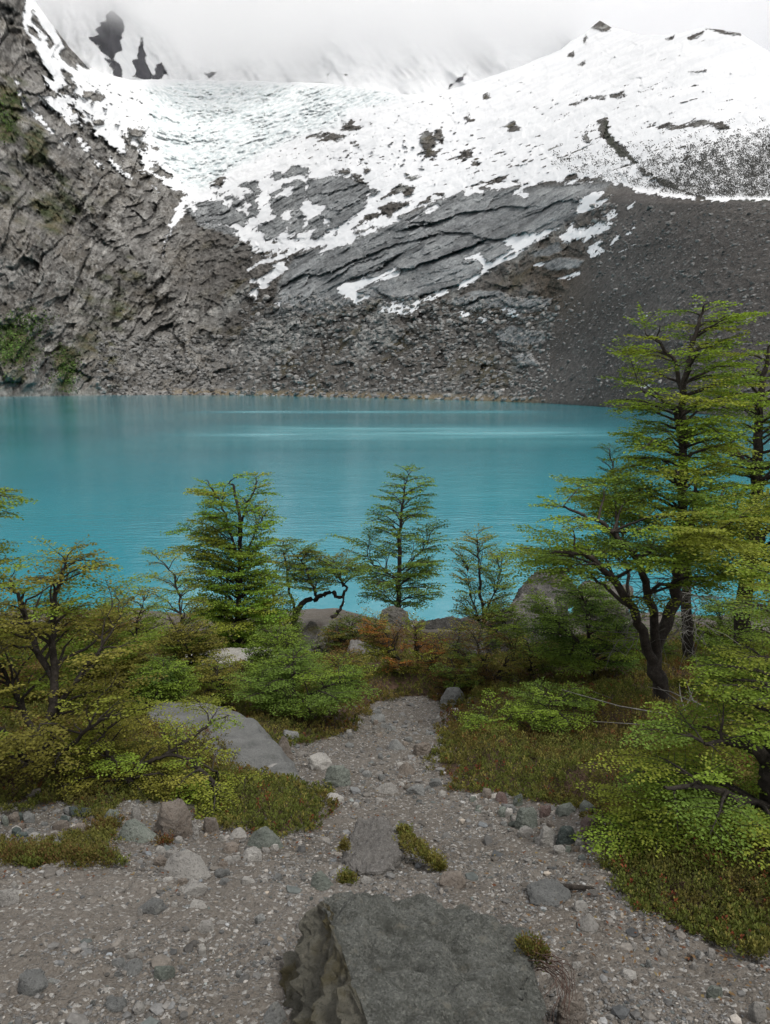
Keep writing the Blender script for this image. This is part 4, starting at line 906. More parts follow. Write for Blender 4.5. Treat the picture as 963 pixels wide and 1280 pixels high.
def tree(label, stems, outline, Y, nl, leaf, colors, seed, rise=.45, droop=.10, plate=.34, fullness=1.0, start=.25, depthk=.85, cat='tree', name='beech_tree', bark='bark', wob=.05, inner=.3, group=None, limbs=None, flat=1.0, upright=0.0, leafgap=.52, crown='crown', auto=True, tilt=.42, limbk=1.0):
    """stems: [(pixels [(px,py,dY)], r0, r1)]; outline: [(py, x_left, x_right)] of the crown in photo pixels at distance Y"""
    rng = np.random.RandomState(seed); L = Leaves(); tb = Tubes(); S = []
    if auto:
        Ya = gp(stems[0][0][0][0], stems[0][0][0][1]).y; Ya = min(max(Ya, Y*.85), Y*1.1); k0 = Ya/Y; Y = Ya; leaf *= k0**.5; stems = [(p_, a_*k0, b_*k0) for p_, a_, b_ in stems]
    m = Y/F*1.03
    for pts, r0, r1 in stems:
        W = [at(x, y, Y+dy) for x, y, dy in pts]; rad = np.linspace(r0, r1, len(W)); rad = r1 + (r0-r1)*(1-np.linspace(0,1,len(W)))**.8
        P, r = catmull(W, rad, 6); P = P + np.stack([fbm(np.arange(len(P))*.35, 0.*P[:,0]+k*3.1+seed, 0., 2) for k in range(3)], 1)*m*7*np.clip(np.arange(len(P))/4., 0, 1)[:,None]*.6
        S.append((P, r)); tb.add(P, r, 8 if r0 > .03 else 5)
    base = S[0][0][0]
    oy = np.array([o[0] for o in outline], float); oo = np.argsort(oy); oy = oy[oo]; ol = np.array([o[1] for o in outline], float)[oo]; orr = np.array([o[2] for o in outline], float)[oo]
    allP = np.concatenate([s[0] for s in S]); allr = np.concatenate([s[1] for s in S]); sid = np.concatenate([np.full(len(s[0]), i) for i, s in enumerate(S)])
    minz = min(s[0][:,2].min() for s in S) ; 
    ga = rng.uniform(0, 6.28)
    LT = []
    for i in range(nl):
        f = (i + rng.uniform(0, .9))/nl; py = oy[0] + (oy[-1]-oy[0])*(f**.85)
        xl, xr = np.interp(py, oy, ol), np.interp(py, oy, orr)
        ga += 2.399963 + rng.normal()*.25; ca, sa = math.cos(ga), math.sin(ga)
        zt = CAMZ + float(T(py))*Y
        # stem axis at this height
        k = np.argmin(np.abs(allP[:,2]-zt) + rng.uniform(0,.15,len(allP))); ax = allP[k]
        pxa = CX + ax[0]/Y*F*1.0/1.0*float(CP + (CY-py)/F*SP)
        Rr = max(xr-pxa, 3)*m; Rl = max(pxa-xl, 3)*m; Rx = Rr if ca > 0 else Rl; Rd = (Rr+Rl)*.5*depthk
        kk = rng.uniform(.72, .93) if rng.rand() > inner else rng.uniform(.35, .72)
        tip = np.array([ax[0] + ca*Rx*kk, ax[1] + sa*Rd*kk, zt])
        reach = math.hypot(ca*Rx, sa*Rd)*kk
        LT.append((tip, reach, zt))
    for (x, y, dy) in (limbs or []):
        p = at(x, y, Y+dy); LT.append((np.array(tuple(p)), None, p[2]))
    for tip, reach, zt in LT:
        if reach is None:
            dd = np.hypot(allP[:,0]-tip[0], allP[:,1]-tip[1]); reach = float(dd.min())
        want = zt - rise*reach*rng.uniform(.7,1.3)
        cost = np.abs(allP[:,2]-want)*1.4 + np.hypot(allP[:,0]-tip[0], allP[:,1]-tip[1])*.8 + (allP[:,2] > zt)*.5*reach + (allP[:,2] < base[2] + start*(allP[:,2].max()-base[2])*.6)*reach
        k = int(np.argmin(cost)); a0 = allP[k]; r0 = max(min(allr[k]*.5, .006+reach*.013)*limbk, .0014*Y/4)
        v = tip - a0; ln = np.linalg.norm(v)+1e-6
        n = max(4, int(ln/(.09*max(1,Y/6))))
        t = np.linspace(0,1,n+1)
        ctrl = a0 + v*.45 + np.array([0,0,1])*ln*.16*rng.uniform(.3,1.4) + rng.normal(size=3)*ln*.06
        C = (1-t)[:,None]**2*a0 + 2*((1-t)*t)[:,None]*ctrl + (t**2)[:,None]*tip
        C[1:-1] += rng.normal(size=(n-1,3))*ln*wob*.35; C[-1,2] -= droop*ln*.25
        rad = r0*(1-t)**.8 + .0012*Y/4
        tb.add(C, rad, 5)
        # flat sprays of side twigs
        hue = rng.uniform(0,1); ctint = colors[int(rng.choice(len(colors)))] * rng.uniform(.82,1.15)
        spread = min(max(plate*1.45*max(reach,.3*ln), leaf*5), .75*(Y/6)**.5)
        seg = leaf*1.05/fullness; ns = max(3, int(ln*(1-start)/seg))
        for j in range(ns):
            tt = start + (1-start)*(j+rng.uniform(0,.6))/ns; tt = min(tt, .995)
            fk = tt*n; i0 = min(int(fk), n-1); p = C[i0] + (C[i0+1]-C[i0])*(fk-i0); tg = unit(C[i0+1]-C[i0])
            side = unit(np.cross(tg, [0,0,1.0]) + rng.normal(size=3)*.08); sgn = 1 if j % 2 else -1
            prof = (.35 + .9*math.sin(min(1,(tt-start)/(1-start)*1.0+.18)*math.pi*.86)) * rng.uniform(.65,1.15)
            l1 = spread*prof*(1 if tt < .9 else .7)
            d1 = unit(side*sgn*.9 + tg*.75 + np.array([0,0,upright + rng.normal()*.06*flat]))
            e = p + d1*l1 + np.array([0,0,-.10*l1*droop*8*rng.uniform(.4,1.3)])
            mid = (p+e)*.5 + np.array([0,0,.07*l1])
            tb.add(np.array([p, mid, e]), np.array([.0016,.0012,.0007])*max(1,Y/4.5), 3)
            nb = max(1, int(l1/(leaf*.95)))
            for b in range(nb+1):
                ub = (b+.6)/(nb+1.0); q = p*(1-ub)**2 + 2*mid*ub*(1-ub) + e*ub**2; dd = unit(e-p)
                if b == nb: d2 = dd; l2 = leaf*1.6
                else:
                    s2 = unit(np.cross(dd, [0,0,1.0]))*(1 if (b+j) % 2 else -1); d2 = unit(s2*.85+dd*.75+np.array([0,0,upright+rng.normal()*.08])); l2 = (l1*.40*(1-ub)+leaf*1.7)
                nlv = max(2, int(l2/(leaf*leafgap)))
                ul = (np.arange(nlv)+.6)/nlv; pos = q + d2*(ul*l2)[:,None]; pos[:,2] -= ul**2*l2*.12*rng.uniform(.2,1.6)
                s3 = unit(np.cross(d2,[0,0,1.0])); al = np.where(np.arange(nlv)%2, 1, -1)[:,None]
                dl = s3*al*.9 + d2*.6 + rng.normal(size=(nlv,3))*.22; dl[:,2] -= .10
                nm = np.tile([0,0,1.0],(nlv,1)) + rng.normal(size=(nlv,3))*tilt
                sz = leaf*.92*rng.uniform(.7,1.15,nlv)
                tc = ctint[None]*rng.uniform(.62,1.3,(nlv,1)) 
                tc = tc*(1-.25*hue) + colors[0][None]*.25*hue
                L.add(pos, dl, nm, sz, sz*.66, tc)
    root = empty(name, Vector(base))
    b = Vector(base)
    to = tb.build('trunk' if cat == 'tree' else 'stem', MAT[bark], root); to.matrix_parent_inverse.identity()
    lo = L.build(crown if cat == 'tree' else 'foliage', MAT['leaf'], root)
    for o in (to, lo):
        me = o.data; co_ = np.empty(len(me.vertices)*3, np.float32); me.vertices.foreach_get('co', co_); co_ = co_.reshape(-1,3) - np.array(b, np.float32)[None]; me.vertices.foreach_set('co', co_.ravel()); me.update()
    tag(root, label, cat, group); return root

T_ = tree
# --- right-hand group
T_('tallest beech, with black forked trunk and wide layered tiers, right of the path',
   [([(832,886,0),(826,858,0),(818,830,0),(822,800,.1),(838,770,.2),(846,730,.2),(850,680,.2),(853,630,.1),(855,560,.1),(854,500,0),(862,450,0),(872,410,0),(880,384,0)], .085, .009),
    ([(818,832,0),(806,800,-.1),(794,768,-.25),(770,730,-.4),(742,700,-.5),(716,690,-.6),(690,690,-.6)], .055, .008),
    ([(820,812,0),(818,775,-.1),(808,735,-.3),(796,700,-.4),(768,668,-.5),(735,645,-.6),(700,632,-.6)], .048, .006),
    ([(853,560,.1),(846,520,.0),(828,500,0),(800,488,-.1)], .03, .006), ([(855,500,0),(846,460,.1),(826,430,.1),(806,418,.1)], .026, .006),
    ([(846,720,.2),(866,690,.5),(890,650,.8),(905,610,1.0)], .04, .008)],
   [(375,868,892),(392,812,935),(408,806,925),(430,780,915),(448,775,940),(470,800,950),(500,770,955),(530,765,950),(560,790,950),(590,735,955),(612,690,950),(632,672,945),(660,668,945),(690,650,940),(715,662,930)],
   7.4, 92, .037, [GREEN*1.12, GREEN, YELLOW*.85, DEEP*1.4], 1, rise=.30, plate=.42, fullness=1.0, start=.34, wob=.05, inner=.35,
   limbs=[(690,690,-.6),(655,684,-.5),(700,632,-.6),(672,632,-.5),(735,606,-.3),(790,508,0),(768,512,0),(780,440,.1),(806,404,.1),(938,392,.1),(925,400,-.1),(912,430,-.2),(820,760,-.8),(720,660,-.9),(700,715,-.8),(760,690,-.9),(840,660,-.9),(880,640,-.8),(850,590,-.7),(800,560,-.6),(900,540,-.5)])
T_('tall beech whose upper crown is cut by the right edge of the photo',
   [([(925,850,0),(930,800,0),(928,760,0),(938,700,0),(944,640,0),(947,580,0),(948,520,0),(955,470,0),(962,435,0)], .11, .012), ([(946,600,0),(930,575,-.2),(905,560,-.3),(880,555,-.4)], .04,.006), ([(938,700,0),(955,670,.2),(985,640,.3)], .05,.01)],
   [(428,940,1000),(450,905,1030),(480,885,1050),(520,880,1060),(560,860,1070),(600,880,1070),(640,860,1080),(680,850,1080),(720,870,1080)],
   8.3, 80, .040, [GREEN*1.15, GREEN, YELLOW*.85, DEEP*1.3], 2, auto=False, rise=.30, plate=.36, start=.34, inner=.35, limbs=[(880,470,0),(868,505,-.2),(862,548,-.3),(900,440,0)])
T_('slim dark trunk with a thin high crown just behind the forked beech',
   [([(862,846,0),(860,800,0),(858,740,0),(862,690,0),(868,640,0),(872,590,0)], .085, .012)],
   [(590,850,900),(640,820,920),(700,810,930),(740,820,925)], 9.2, 18, .044, [GREEN*.95, DEEP*1.3], 3, auto=False, rise=.3, start=.4)
T_('feathery blue-green sapling at the water left of the forked beech',
   [([(786,745,0),(782,700,0),(775,640,0),(768,590,0),(762,562,0)], .03, .004)],
   [(558,756,768),(590,742,785),(620,736,800),(660,735,815),(700,740,820)], 11.5, 34, .038, [BLUEG, BLUEG*1.2, DEEP*1.2], 4, auto=False, rise=.7, plate=.22, start=.3, upright=.3)
T_('wide low beech with bright green tiers reaching over the heath from the right edge',
   [([(1010,1095,0),(985,1055,0),(968,1010,0),(966,960,0),(972,910,0),(978,860,0),(985,800,.1),(980,740,.2)], .075, .012), ([(966,965,0),(945,935,-.05),(915,928,-.1),(880,930,-.15)], .035, .006), ([(970,1015,0),(930,1000,-.15),(880,985,-.2),(830,985,-.25)], .028, .006)],
   [(735,925,1060),(775,905,1080),(805,885,1100),(850,868,1100),(900,812,1100),(935,800,1100),(975,772,1100),(1010,745,1100),(1040,735,1100),(1055,738,1100)],
   3.1, 70, .0195, [GREEN*1.0, YELLOW*.85, GREEN*.85, DEEP*1.3], 5, auto=False, rise=.16, plate=.38, start=.3, depthk=.8, inner=.35, wob=.04, limbs=[(742,1048,-.15),(736,1040,0),(770,1030,.1),(800,910,0),(812,902,.1),(845,880,.1),(868,830,.1),(790,960,.1),(900,1058,-.3),(850,1055,-.3),(945,1062,-.3),(868,856,.0)])
T_('yellow-green branch tip hanging in at the right edge above the low beech',
   [([(1060,860,0),(1030,800,0),(1005,755,0),(985,725,0)], .03, .006)],
   [(690,930,1050),(715,912,1060),(745,905,1060),(775,912,1060),(795,930,1060)], 3.9, 20, .024, [YELLOW, YELLOW*.9, GREEN*1.2], 6, auto=False, rise=.2, start=.25)
# --- left-hand group
T_('tangled olive-brown beech with bare dark stems filling the left edge',
   [([(48,965,0),(58,925,0),(66,885,0),(68,840,0),(66,790,0),(70,745,0),(84,705,0)], .040, .006), ([(58,930,0),(30,890,.1),(10,850,.2),(-20,800,.2)], .024, .007), ([(62,900,0),(90,860,-.1),(120,820,-.1),(150,770,0)], .02, .004), ([(50,960,0),(85,935,-.2),(120,905,-.3),(150,890,-.4)], .018, .004), ([(68,850,0),(42,800,.1),(24,750,.1),(12,722,.1)], .025,.004),([(40,965,.1),(20,930,-.1),(-8,905,-.2)],.03,.006)],
   [(684,74,112),(705,20,160),(740,-15,155),(780,-60,160),(820,-70,170),(860,-80,168),(900,-80,140),(930,-80,100)],
   4.6, 92, .027, [OLIVE*1.0, YELLOW*.8, OLIVE*.8, OLIVE*.7, GREEN*.9], 7, rise=.5, plate=.33, start=.42, inner=.4, fullness=1.0, wob=.10, limbs=[(95,682,0),(130,700,0),(20,712,.1),(165,745,.1),(0,770,0),(170,800,0)])
T_('branch with sparse green tiers reaching in from beyond the left edge above the lake',
   [([(-140,980,0),(-120,850,0),(-90,740,0),(-70,660,0),(-60,600,0)], .07, .012)],
   [(600,-120,8),(622,-150,18),(645,-160,14),(690,-160,16),(720,-160,12),(760,-160,4)], 6.2, 34, .034, [GREEN, YELLOW*.8], 8, auto=False, rise=.25, start=.3, limbs=[(18,622,0),(14,640,0),(16,700,0),(10,728,0)])
T_('low spreading yellow-green beech shrub in front of the sloping slab boulder',
   [([(150,985,0),(175,960,0),(205,945,0),(240,950,0),(275,965,0)], .016, .004), ([(150,985,0),(135,950,0),(130,920,0),(150,900,.1)], .015, .005), ([(205,945,0),(235,925,.2),(262,905,.3),(285,895,.3)], .014,.003), ([(240,950,0),(280,990,-.1),(310,1005,-.1)],.014,.004)],
   [(888,110,215),(905,85,240),(925,72,258),(945,68,262),(965,78,296),(985,120,320),(1005,180,338),(1025,245,345)],
   4.05, 66, .020, [YELLOW*.95, YELLOW*.85, GREEN*1.2, OLIVE*1.3], 9, rise=.12, plate=.28, start=.2, cat='shrub', name='beech_shrub', inner=.5, fullness=1.0, limbs=[(282,903,.3),(75,950,-.1),(90,965,-.15),(325,1015,-.1),(338,1005,0),(300,1022,-.2),(255,1015,-.2)])
T_('tall bright green conical beech with ragged whip tops over the lake',
   [([(298,812,0),(298,760,0),(300,700,0),(300,650,0),(292,610,0),(288,600,0)], .042, .006), ([(298,700,0),(284,650,.1),(268,615,.1),(256,598,.1)], .02, .004), ([(300,690,0),(306,640,-.1),(318,612,-.1),(322,600,-.1)], .018, .004), ([(300,720,0),(318,670,0),(332,640,0)],.015,.004)],
   [(600,250,262),(608,246,330),(622,250,330),(645,240,334),(665,224,346),(695,218,358),(730,216,365),(770,222,368),(800,228,366),(812,240,360)],
   10.2, 135, .040, [GREEN*1.0, np.array([.19,.31,.038]), np.array([.16,.27,.035]), YELLOW*1.0], 10, auto=False, tilt=.95, limbk=.55, rise=.55, plate=.30, start=.25, droop=.2, upright=.12, inner=.5, fullness=1.05, limbs=[(238,612,.1),(322,594,0),(338,616,0),(300,596,0),(205,690,.1),(212,660,.1),(345,650,0)])
T_('thin forked sapling between the olive beech and the bright green cone',
   [([(218,835,0),(222,800,0),(226,760,0),(218,722,0),(200,700,0)], .018, .003), ([(238,836,0),(232,790,0),(228,760,0)], .012,.004)],
   [(692,184,206),(706,192,240),(730,188,262),(760,176,262),(790,170,270),(815,180,270)], 7.6, 32, .027, [GREEN, YELLOW*.8, OLIVE], 11, rise=.7, plate=.22, start=.35, fullness=.8, limbs=[(186,690,0),(246,735,0)])
T_('slender leaning sapling at the right side of the olive beech',
   [([(160,860,0),(165,820,0),(172,780,0),(180,750,0)], .015, .003)],
   [(728,172,192),(745,150,205),(775,138,212),(810,135,215),(840,145,210)], 6.4, 30, .024, [GREEN*.95, OLIVE, YELLOW*.8], 12, rise=.6, plate=.25, start=.3, fullness=.85)
T_('low dark-green beech shrub beside the path left of the gravel',
   [([(370,895,0),(368,870,0),(366,845,0),(368,822,0)], .022, .004), ([(370,885,0),(395,865,0),(425,850,0)], .014,.003), ([(370,880,0),(345,862,0),(320,855,0)], .012,.003)],
   [(812,352,388),(824,325,420),(840,302,448),(858,296,462),(872,300,440),(884,315,400)], 6.8, 52, .026, [DEEP*1.45, GREEN*.95, DEEP*1.4], 13, rise=.2, plate=.36, start=.25, cat='shrub', name='beech_shrub', limbs=[(452,852,0),(468,862,0),(300,850,0),(440,838,0)])
T_('dense light-green cushion shrub right of the olive beech',
   [([(205,885,0),(204,865,0),(206,848,0)], .02, .004)],
   [(828,182,232),(838,160,245),(852,150,255),(868,150,250)], 6.0, 46, .024, [np.array([.09,.15,.028]), GREEN, GREEN*1.15], 14, rise=.2, plate=.3, start=.15, cat='shrub', name='beech_shrub', inner=.5)
T_('olive shrub just below the long pale pinkish slab',
   [([(272,880,0),(272,855,0),(270,832,0)], .018, .004)],
   [(820,256,292),(835,240,305),(855,238,315),(872,245,312)], 7.6, 32, .026, [OLIVE, GREEN*.9, YELLOW*.7], 15, rise=.3, plate=.3, start=.25, cat='shrub', name='beech_shrub')
T_('twisted wind-bent beech leaning over the water left of the middle tree',
   [([(372,800,0),(368,775,0),(378,755,0),(398,748,0),(414,740,0),(428,748,0),(432,736,0),(424,722,0)], .06, .012), ([(398,748,0),(388,728,0),(380,705,0),(364,690,0)], .03,.006), ([(414,772,0),(424,764,0),(430,750,0)], .035,.02), ([(372,775,0),(362,740,0),(358,705,0),(355,680,0)],.03,.006)],
   [(672,345,372),(690,348,402),(704,352,440),(716,356,456),(730,352,452)], 13.2, 44, .047, [GREEN*.8, OLIVE*.9, DEEP*1.3], 16, auto=False, rise=.3, plate=.5, start=.2, fullness=1.2, limbs=[(452,712,0),(440,706,0),(418,700,0),(392,690,0)])
T_('shapely dark-green conical beech in the middle against the lake',
   [([(498,766,0),(498,735,0),(500,700,0),(500,660,0),(504,625,0),(510,592,0)], .06, .007), ([(500,715,0),(520,695,0),(535,680,0)],.02,.005), ([(498,725,0),(472,706,0),(455,696,0)],.02,.005)],
   [(584,506,518),(598,486,536),(612,478,546),(630,468,550),(650,455,552),(670,448,556),(690,442,562),(712,438,568),(732,440,562),(752,445,545)],
   15.6, 74, .058, [DEEP*1.5, np.array([.085,.15,.045]), GREEN*.9], 17, auto=False, tilt=.7, limbk=.7, rise=.42, plate=.36, start=.3, inner=.3, fullness=.9)
T_('small sparse olive-green beech right of the middle tree',
   [([(602,800,0),(604,770,0),(600,730,0),(598,695,0),(596,670,0)], .035, .005), ([(602,780,0),(618,740,0),(626,715,0)],.018,.004), ([(602,780,0),(588,745,0),(584,715,0)],.018,.004)],
   [(662,584,604),(675,568,622),(695,570,640),(720,568,645),(745,566,642),(770,562,640)], 13.0, 50, .045, [OLIVE*.95, GREEN*.85, DEEP*1.3], 18, auto=False, rise=.75, plate=.32, start=.25, fullness=1.0, upright=.15)
T_('bright green bushy beech under the left limbs of the forked one',
   [([(742,850,0),(740,820,0),(735,785,0),(730,750,0)], .035, .006), ([(740,820,0),(710,790,0),(690,770,0)],.02,.005), ([(740,825,0),(765,800,0),(785,780,0)],.018,.005)],
   [(722,700,745),(738,668,765),(758,650,785),(780,655,800),(802,660,805),(825,668,800)], 9.6, 72, .035, [DEEP*1.6, GREEN, np.array([.08,.14,.03])], 19, rise=.3, plate=.36, start=.25, cat='shrub', name='beech_shrub')
T_('orange-leaved thin bush at the end of the path',
   [([(510,850,0),(500,825,0),(482,805,0),(470,788,0)], .02, .004), ([(515,850,0),(522,820,0),(528,795,0)], .018, .004), ([(518,850,0),(540,830,0),(555,812,0)],.014,.003)],
   [(772,452,520),(785,446,545),(800,446,562),(820,460,565),(838,480,560)], 10.3, 64, .034, [BROWN, OLIVE, ORANGE*.8, YELLOW*.8, OLIVE, GREEN*.8], 20, rise=.7, plate=.24, start=.4, cat='shrub', name='beech_shrub', fullness=.85, wob=.1, upright=.2)
T_('dark olive shrub with bare stems under the small sparse beech',
   [([(608,862,0),(604,835,0),(598,805,0)], .025, .004), ([(608,860,0),(628,835,0),(645,815,0)], .015,.003), ([(606,855,0),(585,830,0),(570,810,0)], .015,.003)],
   [(778,575,630),(795,558,648),(815,552,655),(835,560,650),(850,580,640)], 9.8, 56, .032, [OLIVE*.8, DEEP*1.3, OLIVE, BROWN*.8], 21, rise=.5, plate=.26, start=.35, cat='shrub', name='beech_shrub', fullness=.75)
T_('small light-green sapling spreading above the right heath',
   [([(690,920,0),(688,898,0),(692,878,0)], .013, .003), ([(628,930,0),(622,908,0),(612,895,0)], .009,.002)],
   [(858,672,725),(868,650,745),(880,590,742),(892,578,700),(905,582,670),(914,590,650)], 5.9, 34, .024, [GREEN*1.05, DEEP*1.4, GREEN], 22, rise=.25, plate=.36, start=.3, cat='shrub', name='beech_shrub', limbs=[(746,872,0),(738,880,0),(585,905,0),(600,892,0),(640,880,0)])
T_('round olive bush behind the right heath, between the grey rock and the bright green bush',
   [([(665,855,0),(664,830,0),(662,812,0)], .02, .004)], [(800,650,690),(815,640,705),(835,640,708)], 10.2, 30, .032, [OLIVE*.9, DEEP*1.3, GREEN*.8], 23, rise=.4, plate=.3, start=.3, cat='shrub', name='beech_shrub')
T_('green bush behind the foot of the forked beech',
   [([(800,870,0),(800,845,0),(800,820,0)], .02, .004)], [(790,770,830),(810,755,850),(835,750,860),(850,760,850)], 9.6, 40, .034, [DEEP*1.4, GREEN*.8], 24, auto=False, rise=.4, plate=.3, start=.3, cat='shrub', name='beech_shrub')
T_('shaded green bush at the right edge behind the low beech',
   [([(920,905,0),(920,880,0),(920,850,0)], .025, .004)], [(790,890,960),(815,870,1000),(845,865,1010),(880,875,1000)], 6.8, 40, .03, [DEEP*1.4, GREEN*.8], 25, auto=False, rise=.3, plate=.3, start=.3, cat='shrub', name='beech_shrub')
T_('rust-brown low bush in the gap between the dark green shrub and the orange bush',
   [([(430,868,0),(428,848,0),(430,830,0)], .015, .004)], [(815,405,450),(835,395,468),(855,400,470)], 8.8, 34, .028, [BROWN, OLIVE*.8, OLIVE, GREEN*.7], 26, rise=.4, plate=.3, start=.2, cat='shrub', name='beech_shrub')
T_('olive bush under the left side of the bright green cone',
   [([(235,850,0),(236,825,0),(234,800,0)], .02, .004)], [(775,215,260),(795,195,285),(820,190,292),(845,200,290)], 8.8, 52, .03, [OLIVE, GREEN*.8, OLIVE*.8], 27, rise=.45, plate=.3, start=.2, cat='shrub', name='beech_shrub')
T_('green bush under the right side of the bright green cone',
   [([(345,850,0),(346,825,0),(348,800,0)], .02, .004)], [(785,325,372),(800,310,392),(825,305,400),(845,315,395)], 9.4, 50, .032, [GREEN*.9, DEEP*1.3], 28, rise=.4, plate=.3, start=.2, cat='shrub', name='beech_shrub')
T_('dark bush low at the far end of the heath right of the orange bush',
   [([(570,868,0),(572,850,0),(570,835,0)], .015, .004)], [(825,545,595),(840,535,612),(860,540,610)], 9.0, 34, .028, [OLIVE*.8, DEEP*1.2, BROWN*.8], 29, rise=.4, plate=.3, start=.2, cat='shrub', name='beech_shrub')
T_('olive-brown bush at the left edge behind the tangled beech',
   [([(110,880,0),(112,850,0),(110,810,0)], .025, .005), ([(5,870,0),(0,840,0),(10,800,0)], .025, .005)], [(760,60,170),(790,-30,185),(830,-40,185),(860,-30,165)], 6.8, 50, .03, [OLIVE, GREEN*.8, OLIVE*.8, BROWN*.9, GREEN*.7], 30, rise=.45, plate=.3, start=.2, cat='shrub', name='beech_shrub')
for (bx, by, w_, h_, yy, lab, sd, cc) in [
  (150, 812, 90, 62, 12.0, 'green bush on the shore behind the leaning sapling', 41, [GREEN*.85, DEEP, OLIVE*.8]),
  (60, 815, 90, 70, 12.0, 'dark olive bush on the shore behind the tangled beech', 42, [OLIVE*.8, DEEP, GREEN*.7]),
  (345, 806, 66, 74, 12.5, 'slim green bush at the shore right of the bright green cone', 43, [GREEN*.9, DEEP*1.1, GREEN*.7]),
  (440, 812, 74, 40, 12.0, 'low brown-green bush on the tan mossy boulder', 44, [OLIVE*.8, BROWN*.9, DEEP*.9]),
  (630, 805, 60, 50, 12.2, 'dark green bush between the grey rock and the small sparse beech', 45, [DEEP, OLIVE*.8, GREEN*.7]),
  (900, 815, 110, 70, 10.5, 'dense shaded bush at the water behind the tall right trunks', 46, [DEEP, GREEN*.7])]:
    T_(lab, [([(bx,by,0),(bx+2,by-h_*.4,0),(bx-2,by-h_*.8,0)], .022, .004), ([(bx,by,0),(bx+w_*.2,by-h_*.35,.1),(bx+w_*.3,by-h_*.6,.1)], .014, .003), ([(bx,by,0),(bx-w_*.2,by-h_*.3,-.1),(bx-w_*.3,by-h_*.55,-.1)], .014, .003)],
       [(by-h_,bx-w_*.16,bx+w_*.12),(by-h_*.75,bx-w_*.34,bx+w_*.36),(by-h_*.4,bx-w_*.52,bx+w_*.5),(by-h_*.1,bx-w_*.48,bx+w_*.5)], yy, 44, .040, cc, sd, auto=False, rise=.5, plate=.34, start=.2, cat='shrub', name='beech_shrub', tilt=.7)
# dead grey twigs under the forked beech
tb = Tubes(); rng = np.random.RandomState(8)
for i in range(95):
    p = np.array(tuple(at(rng.uniform(790,880), rng.uniform(690,800), 7.2+rng.normal()*.4))); d = rng.normal(size=3)*[1,.8,.35]; d = unit(d)*rng.uniform(.2,.7)
    n = 6; t = np.linspace(0,1,n)[:,None]; C = p + d*t + rng.normal(size=(n,3))*.018; C[:,2] -= (t[:,0]**2)*.08
    tb.add(C, np.linspace(.005,.0015,n), 3)
    for k in range(3):
        q = C[rng.randint(1,n-1)]; e = q + unit(d*.5+rng.normal(size=3)*.25)*rng.uniform(.08,.25); tb.add(np.array([q,(q+e)/2+rng.normal(size=3)*.01,e]), np.array([.003,.002,.001]), 3)
tag(tb.build('dead_branches', MAT['bark_grey']), 'bare grey dead twigs hanging beside the black forked trunk', 'twigs', kind='stuff')
tb = Tubes()
for i in range(26):
    p = np.array(tuple(gp(rng.uniform(835,900), rng.uniform(878,900)))); e = p + np.array([rng.normal()*.35, rng.normal()*.2, rng.uniform(.05,.3)]); C = np.array([p, (p+e)/2+rng.normal(size=3)*.05, e]); tb.add(C, np.array([.007,.005,.002]), 4)
tag(tb.build('driftwood', MAT['bark_grey']), 'tangle of pale dead sticks at the foot of the forked tree', 'dead wood', kind='stuff')
# ================================================================== heath: low cushions of tiny leaves
def heath_mesh(name, xs, ys, hgt, pal_fn, rng, leaf=.011, per=15, label=None, zoff=0.0, zs=None, thing=None):
    """upright sprigs: x, y positions (metres) and their heights; pal_fn gives each sprig its colour"""
    n = len(xs); z = (zg(xs, ys) if zs is None else zs) + zoff; base = np.stack([xs, ys, z], -1)
    lean = rng.normal(size=(n,3))*.35; lean[:,2] = 1; lean /= np.linalg.norm(lean,axis=1)[:,None]
    colr = pal_fn(xs, ys, n)
    k = per; t = (np.arange(k)[None,:]+rng.uniform(0,1,(n,k)))/k
    t = t**.75
    ph = np.arange(k)[None,:]*2.4 + rng.uniform(0,6.28,(n,1))
    out = np.stack([np.cos(ph), np.sin(ph), 0*ph], -1)
    pos = base[:,None,:] + lean[:,None,:]*(hgt[:,None]*t)[...,None] + out*(.22*hgt[:,None]*(1.2-t)*rng.uniform(0,2.2,(n,k)))[...,None]
    d = out*(.75-.3*t[...,None]) + lean[:,None,:]*(.55+.6*t[...,None]) + rng.normal(size=(n,k,3))*.2
    nm = np.cross(np.cross(d, np.array([0,0,1.])), d) + rng.normal(size=(n,k,3))*.35
    sc_ = leaf*(1+.16*np.maximum(ys-3.2,0))
    l = sc_[:,None]*rng.uniform(.7,1.25,(n,k)); tint = colr[:,None,:]*rng.uniform(.7,1.3,(n,k,1))*1.0
    L = Leaves(); L.add(pos.reshape(-1,3), d.reshape(-1,3), nm.reshape(-1,3), l.ravel(), l.ravel()*.62, tint.reshape(-1,3))
    o = L.build(name, MAT['heath'])
    return o
H_G = np.array([.085,.100,.022]); H_O = np.array([.115,.090,.028]); H_B = np.array([.115,.066,.028]); H_Y = np.array([.165,.150,.040]); H_R = np.array([.20,.060,.030]); H_D = np.array([.050,.052,.018])
def pal(x, y, n):
    rng = np.random.RandomState(int(n) % 9999); a = fbm(x*1.1, y*1.1, 0*x, 3, off=3); b = fbm(x*2.3, y*2.3, 0*x, 3, off=30); r = rng.rand(n)[:,None]
    near = sstep(5.5, 3.0, y)[:,None]
    c = H_G[None]*(1-sstep(-.15,.3,a))[:,None] + H_O[None]*sstep(-.15,.3,a)[:,None]
    c = c + (H_B-c)*(sstep(.05,.5,b)*.6)[:,None]; c = np.where(r < .16, H_Y[None]*.95, c); c = np.where(r > .97, H_R[None]*.7, c); c = np.where((r > .2)&(r < .33), H_D[None], c)
    left = sstep(-.8,-1.6,x)[:,None]; c = c + (H_G*.9-c)*left*.5*near
    return c*1.22
